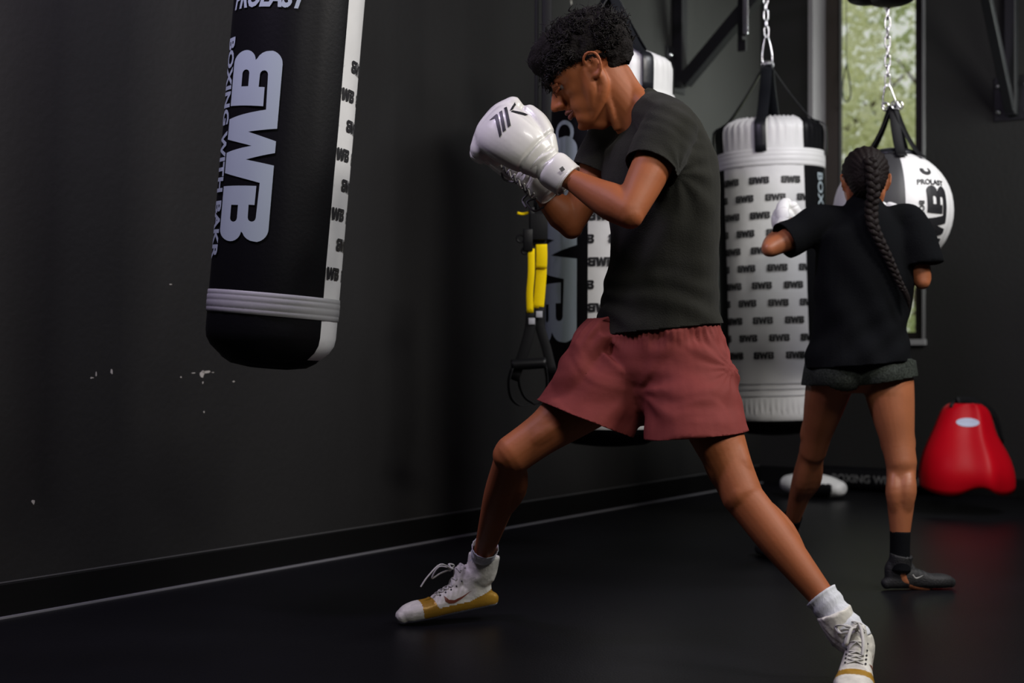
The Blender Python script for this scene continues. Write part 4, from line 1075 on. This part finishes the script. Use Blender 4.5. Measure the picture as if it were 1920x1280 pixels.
shoe('shoe', hR, tR-hR, V((0, 0, 1)), .98, man, pal, jt['ankR']-(jt['kneR']-jt['ankR']).normalized()*.004, 'white and gold high-top boxing shoe, leading foot', 1, lace_side=1, swoosh_side=1)
dL = tL-hL
shoe('shoe', hL, dL, V((0, 0, 1)), .98, man, pal, jt['ankL']+(jt['kneL']-jt['ankL']).normalized()*.03, 'white and gold high-top boxing shoe, trailing foot', 2, lace_side=1, swoosh_side=1)

# ---- boxing gloves
def glove(name, cuff, tip, w_dir, parent, side, lab, logo=True, S=1.0, laces=False, m=None):
    """cuff: centre of the cuff opening, tip: knuckle side; w_dir: direction of the thumb side"""
    m = m or M_leather
    u = (V(tip)-V(cuff)).normalized(); w = (V(w_dir)-u*V(w_dir).dot(u)).normalized(); n = w.cross(u)*side      # n = back of the hand
    q = lambda a, b, c: V(cuff)+u*(a*S)+w*(b*S)+n*(c*S)
    bm = bmesh.new()
    sec = [(.098, .053, .040, 0), (.115, .060, .047, .004), (.150, .072, .056, .010), (.190, .080, .061, .012), (.230, .084, .060, .010), (.262, .082, .054, .002), (.285, .072, .042, -.010)]
    tube(bm, [q(a, -.004, c) for a, hw, hn, c in sec], [(hw*S, hn*S) for a, hw, hn, c in sec], ref=w, seg=32, ex=2.35)
    tube(bm, [q(.272, -.078, -.028), q(.284, -.03, -.024), q(.286, .03, -.020), q(.276, .074, -.018)], [.038*S, .043*S, .043*S, .034*S], ref=n, seg=24)      # knuckle roll
    tube(bm, [q(.235, -.070, -.056), q(.240, 0, -.056), q(.236, .060, -.050)], [.030*S, .034*S, .030*S], ref=n, seg=20)
    tube(bm, [q(.10, .040, -.006), q(.14, .068, -.006), q(.185, .088, -.012), q(.228, .094, -.020)], [(.024*S, .034*S), (.027*S, .036*S), (.026*S, .034*S), (.022*S, .027*S)], ref=w, seg=22)   # thumb
    b = remesh(bm, .0036, 5)
    for v in b.verts:
        d = v.co-V(cuff); a = d.dot(u)/S
        # seam groove at the wrist
        v.co -= v.normal*(.005*math.exp(-((a-.126)/.004)**2))
        sd = d.dot(w)/S
        v.co -= v.normal*(.0025*math.exp(-((sd-.058)/.0035)**2)*(1 if .13 < a < .245 else 0))
    bb = b.copy(); bvh = BVHTree.FromBMesh(bb); bb.free()
    g = obj(name, b, m, parent); g['label'] = lab
    bm = bmesh.new()
    tube(bm, [q(0, 0, 0), q(.004, 0, 0), q(.05, 0, 0), q(.066, 0, 0)], [(.050*S, .046*S), (.053*S, .049*S), (.056*S, .048*S), (.052*S, .043*S)], ref=w, seg=40, sub=6, cap='flat', ex=2.2)
    for v in bm.verts:
        a = (v.co-V(cuff)).dot(u)
        if a < .003 and ((v.co-V(cuff))-u*a).length < .02: pass
    cuffo = obj('cuff', bm, m, g)
    bm = bmesh.new(); tube(bm, [q(.058, 0, 0), q(.072, 0, -.001), q(.088, 0, 0), q(.104, 0, .002)], [(.051*S, .043*S), (.049*S, .040*S), (.053*S, .043*S), (.058*S, .047*S)], ref=w, seg=48, sub=7, cap='flat')
    for v in bm.verts:
        d = v.co-V(cuff); a = d.dot(u); r = (d-u*a); an = math.atan2(r.dot(w), r.dot(n)); v.co += r.normalized()*(.0022*math.sin(a*330+2.5*math.sin(an*2))+.0012*noise.noise(v.co*60))
    obj('wrist_gusset', bm, m, g)
    bm = bmesh.new(); tube(bm, [q(-.001, 0, 0)+(w*math.cos(k*PI/16)*.0505+n*math.sin(k*PI/16)*.0465)*S for k in range(33)], [.0035*S]*33, ref=u, seg=8, sub=1, cap=None); obj('cuff_piping', bm, m, g)
    bm = bmesh.new(); tube(bm, [q(.004, 0, 0), q(-.0005, 0, 0)], [(.046*S, .042*S), (.047*S, .043*S)], ref=w, seg=32, sub=1, cap='flat'); obj('cuff_lining', bm, M_black, g)
    return g, bvh, q, u, w, n
gcuff = mk(1064, 338, 3.725); gtip = mk(914, 222, 3.79)
wdir = V((.62, 0, .78))
g1, bvg, gq, gu, gw, gn = glove('boxing_glove', gcuff, gtip, wdir, man, 1, 'nearer white boxing glove with black emblem on the back of the hand', S=.90)
if gn.y > 0:
    print('GLOVE NORMAL AWAY', gn)
# emblem: pixel-measured outline on the glove back; polygon coordinates in the (right, up) frame of the photograph, metres
mm = 3.75/F
def gl(pts): return [((x-955)*mm, (225-y)*mm) for x, y in pts]
zo = lambda x, y: (860+x/4.923, 140+y/4.923)
polys = [[(285, 445), (350, 388), (362, 395), (372, 440), (400, 590), (380, 620), (335, 430)], [(375, 372), (402, 355), (438, 552), (410, 570)], [(420, 330), (445, 318), (482, 510), (455, 530)],
         [(518, 258), (528, 285), (500, 350), (472, 365)], [(480, 372), (500, 358), (645, 388), (615, 410)]]
for k, pl in enumerate(polys):
    d = fill([gl([zo(*p) for p in pl])], .004)
    decal('emblem_stroke', d, bvg, mk(955, 225, 3.78), (1, 0, 0), (0, 0, 1), M_inkblk, g1, .0012, out=(0, -1, 0))
b = bmesh.new(); c0 = mk(1054, 317, 3.675); box(b, c0, .011, .002, .011, ax=V((.8, 0, .6)), ay=V((0, 1, 0)), az=V((-.6, 0, .8))); obj('cuff_mark', b, mat('grey_mark', (.12, .12, .12), .5), g1, False)
g2, bv2, q2, u2, w2, n2 = glove('boxing_glove', mk(1034, 360, 3.90), mk(940, 268, 3.95), wdir, man, -1, 'farther white boxing glove with grey laces, mostly hidden behind the nearer one', S=.80)
random.seed(4)
for k in range(7):          # lacing along the palm side that shows below the nearer glove
    a = .03+.024*k
    for s in (-1, 1):
        p0 = q2(a, -.050, .03*s); p1 = q2(a+.014, -.060, .0); p2 = q2(a+.024, -.054, -.03*s)
        b = bmesh.new(); tube(b, [p0-V((0, .02, 0)), p1-V((0, .03, .006)), p2-V((0, .02, 0))], [.0034]*3, ref=V((0, 1, 0)), seg=8); obj('lace', b, M_glace if k % 2 else M_lace, g2)
for e in ([q2(.02, -.055, 0), q2(.04, -.085, .02), q2(.0, -.09, .02), q2(-.02, -.06, 0)], [q2(.05, -.06, 0), q2(.06, -.09, .03), q2(.03, -.10, .02)], [q2(.12, -.07, 0), q2(.16, -.085, .03), q2(.18, -.075, .02)]):
    b = bmesh.new(); tube(b, [x-V((0, .03, 0)) for x in e], [.003]*len(e), ref=V((0, 1, 0)), seg=8); obj('lace', b, M_glace, g2)

# ---------------------------------------------------------------- the woman
Zw = 4.85
wom = thing('person', 'woman seen from behind, long dark braid, black tee and olive shorts, at the round bag', 'person', P(1625, 1105, Zw))
w = lambda px, py, Z=Zw: P(px, py, Z)
J = dict(hL=w(1560, 700, 4.92), kL=w(1524, 845, 5.12), aL=w(1478, 1000, 5.42), hR=w(1662, 700, 4.88), kR=w(1690, 868, 4.82), aR=w(1687, 1052, 4.80),
         sL=w(1540, 418, 4.92), eL=w(1446, 464, 4.86), wL=w(1470, 430, 5.08), sR=w(1706, 418, 4.88), eR=w(1728, 522, 4.86), wR=w(1716, 440, 5.10))
bm = bmesh.new()
X1 = V((1, .05, 0)).normalized()
tw = [((1612, 690), 4.90, .150, .100), ((1612, 660), 4.90, .160, .110), ((1614, 600), 4.90, .125, .090), ((1618, 540), 4.90, .130, .095), ((1622, 470), 4.90, .155, .100), ((1624, 425), 4.90, .150, .085), ((1622, 402), 4.90, .075, .060)]
tube(bm, [mk(*c, Z) for c, Z, a, d in tw], [(a, d) for c, Z, a, d in tw], ref=X1, seg=30)
tube(bm, [w(1624, 420, 4.90), w(1622, 390, 4.90), w(1621, 350, 4.91)], [.055, .047, .048], ref=X1, seg=18)
for s in ('sL', 'sR'): ball(bm, J[s], .052); tube(bm, [w(1624, 415, 4.9), J[s]], [.045, .045], ref=V((0, 0, 1)), seg=12)
arm(bm, J['sL'], J['eL'], J['wL'], .82); arm(bm, J['sR'], J['eR'], J['wR'], .82)
leg(bm, J['hL'], J['kL'], J['aL'], V((-.2, 1, 0)), .93); leg(bm, J['hR'], J['kR'], J['aR'], V((.25, 1, 0)), 1.0)
for s, h in ((-1, w(1575, 688, 4.88)), (1, w(1650, 690, 4.86))): ball(bm, h, (.078, .075, .070))
tube(bm, [J['aR'], J['aR']+V((.01, .0, -.06)), J['aR']+V((.10, .015, -.092))], [.026, .024, .016], ref=V((0, 1, 0)), seg=12)
tube(bm, [J['aL'], J['aL']+V((0, .02, -.05)), J['aL']+V((-.03, .09, -.07))], [.026, .024, .016], ref=V((1, 0, 0)), seg=12)
wf = V((.10, 1, -.05)).normalized(); wu = V((0, .05, 1)).normalized(); wl = wu.cross(wf)
wu = wf.cross(wl); WO = w(1622, 343, 4.90); WS = .92
head_parts(bm, WO, wf, wu, wl, WS)
bm = remesh(bm, .0055, 4)
for s in (-1, 1): dent(bm, WO+wf*.08+wl*(s*.030)+wu*.008, .015, -wf*.01)
wb = bm
# hair drawn back into a braid
bm = bmesh.new(); ball(bm, WO+wu*.040-wf*.012, (.104*WS, .086*WS, .092*WS), (wf, wl, wu), 32); ball(bm, WO+wu*.010-wf*.045, (.066*WS, .072*WS, .080*WS), (wf, wl, wu), 26)
bm = remesh(bm, .005, 3)
for v in bm.verts:
    d = v.co-WO; v.co += d.normalized()*(.0016*math.sin(math.atan2(d.dot(wl), d.dot(wu))*30))
pp = split(bm, lambda c: 'k' if (c-WO).dot(wu) > (-.062 if (c-WO).dot(wf) < -.02 else .055+.0*(c-WO).dot(wf)) or ((c-WO).dot(wf) < .03 and (c-WO).dot(wu) > .02) else 'd')
if 'd' in pp: pp['d'].free()
wh = obj('hair', pp['k'], M_braid, wom)
path = [w(1632, 300, 4.80), w(1636, 330, 4.785), w(1638, 362, 4.78), w(1634, 392, 4.785), w(1637, 422, 4.77), w(1650, 452, 4.765), w(1664, 480, 4.765), w(1676, 506, 4.77), w(1688, 532, 4.775), w(1697, 548, 4.78)]
pth = crs(path, 8); L = len(pth)
for k in range(3):
    b = bmesh.new(); pts = []; rr = []
    for i, p in enumerate(pth):
        a = i*.62+k*2*PI/3; tp = 1-.55*max(0, (i/L-.35)/.65)
        pts.append(p+V((math.sin(a)*.0125*tp, math.sin(2*a)*.0075*tp, 0))); rr.append((.0120*tp, .0095*tp))
    tube(b, pts, rr, ref=V((1, 0, 0)), seg=10, sub=2); obj('braid_strand', b, M_braid, wh)
b = bmesh.new(); tube(b, [w(1696, 545, 4.78), w(1702, 560, 4.785), w(1705, 578, 4.79)], [.010, .009, .002], ref=V((1, 0, 0)), seg=10); obj('braid_tuft', b, M_braid, wh)
b = bmesh.new(); ball(b, WO+wl*(-.080*WS)-wu*.022+wf*.0, .006); obj('earring', b, mat('pale_stud', (.7, .7, .72), .2), wom)
# tee
bm = bmesh.new()
tt = [((1610, 705), 4.90, .182, .172), ((1610, 670), 4.90, .180, .166), ((1613, 620), 4.90, .166, .134), ((1618, 560), 4.90, .164, .126), ((1624, 490), 4.90, .178, .122), ((1627, 440), 4.90, .172, .105), ((1624, 412), 4.90, .125, .088), ((1623, 400), 4.9, .098, .078), ((1622, 390), 4.9, .07, .062)]
tube(bm, [mk(*c, Z) for c, Z, a, d in tt], [(a, d) for c, Z, a, d in tt], ref=X1, seg=32)
for s, e in (('sL', 'eL'), ('sR', 'eR')):
    d = J[e]-J[s]
    tube(bm, [w(1624, 424, 4.9), (w(1624, 418, 4.9)+J[s])*.5, J[s]], [.055, .060, .064], ref=V((0, 0, 1)), seg=16)
    tube(bm, [J[s], J[s]+d*.3, J[s]+d*.55, J[s]+d*(.98 if s == 'sL' else .78)], [.068, .067, .064, .060] if s == 'sL' else [.068, .076, .080, .082], ref=V((0, 0, 1)), seg=20, cap='flat')
bm = remesh(bm, .007, 5)
cut(bm, w(1608, 682, 4.90), V((.08, 0, -1)), .34)
cutcyl(bm, J['sL']+(J['eL']-J['sL'])*.74, (J['eL']-J['sL']), .085, .14)
for v in bm.verts:
    c = v.co; v.co += v.normal*(.007*math.sin((c.x*40+c.z*22)+3*noise.noise(c*4))*.6+.005*noise.noise(c*11)+.004*math.sin(c.z*60-c.x*45)*math.exp(-((c.z-.82)/.12)**2))
bm.normal_update(); tuck(wb, bm, [(J['sL'], J['eL'], .66), (J['sR'], J['eR'], .72), (w(1624, 420, 4.90), w(1621, 350, 4.91), .3)])
solid(obj('tee_shirt', bm, M_btee, wom), .003)
# shorts
bm = bmesh.new()
tube(bm, [w(1612, 640, 4.9), w(1612, 676, 4.9), w(1612, 694, 4.9)], [(.150, .115), (.170, .120), (.160, .10)], ref=X1, seg=28, cap='flat')
for h, k, r in (('hL', 'kL', .093), ('hR', 'kR', .099)):
    d = J[k]-J[h]; tube(bm, [J[h]-d*.1, J[h]+d*.1, J[h]+d*.3], [r+.006, r+.004, r-.001], ref=V((0, 1, 0)), seg=24, cap='flat')
for h in (w(1572, 700, 4.86), w(1652, 702, 4.84)): ball(bm, h, (.090, .094, .080))
bm = remesh(bm, .006, 4)
cut(bm, w(1556, 720, 4.92), V((.05, 0, -1)), .125); cut(bm, w(1664, 712, 4.87), V((.16, 0, -1)), .135)
bm.normal_update(); tuck(wb, bm, [(J['hL'], J['kL'], .30), (J['hR'], J['kR'], .24)], .005, .02)
obj('body', wb, M_skin2, wom)
solid(obj('shorts', bm, M_olive, wom), .003)
for a, k in (('aR', 'kR'), ('aL', 'kL')):
    A, K = J[a], J[k]; e = (K-A).normalized(); b = bmesh.new()
    tube(b, [A-e*.03, A, A+e*.05, A+e*.10], [(.041, .037), (.038, .034), (.037, .033), (.038, .034)], ref=V((0, 1, 0)), seg=32, sub=5, cap=None); solid(obj('sock', b, M_btee, wom), .002)
wp = (M_bshoe, M_bshoe, M_bshoe, M_dsole, None, None)
hh = J['aR'].copy(); hh.z = .004; hh.x -= .042
shoe('shoe', hh, V((.97, .12, 0)), V((0, 0, 1)), .80, wom, wp, J['aR'], 'black ankle-high training shoe', 5, dark=True)
b = bmesh.new(); tube(b, [w(1712, 1078, 4.757), w(1718, 1084, 4.757), w(1730, 1079, 4.757)], [.0025, .003, .0012], ref=V((0, 0, 1)), seg=6); obj('shoe_mark', b, mat('mark_silver', (.3, .3, .28), .5), wom)
h2 = J['aL'].copy(); h2.z = .004; h2.y -= .045
shoe('shoe', h2, V((-.30, .95, 0)), V((0, 0, 1)), .86, wom, wp, J['aL'], 'black ankle-high training shoe', 6, dark=True)
glove('boxing_glove', J['wL']+V((0, 0, -.005)), J['wL']+V((.05, .20, .06)), V((-.3, 0, 1)), wom, 1, 'white boxing glove on the raised left arm', S=.72, m=M_white)
glove('boxing_glove', J['wR'], J['wR']+V((-.10, .20, .07)), V((.3, 0, 1)), wom, -1, 'white boxing glove on the right arm', S=.72, m=M_white)
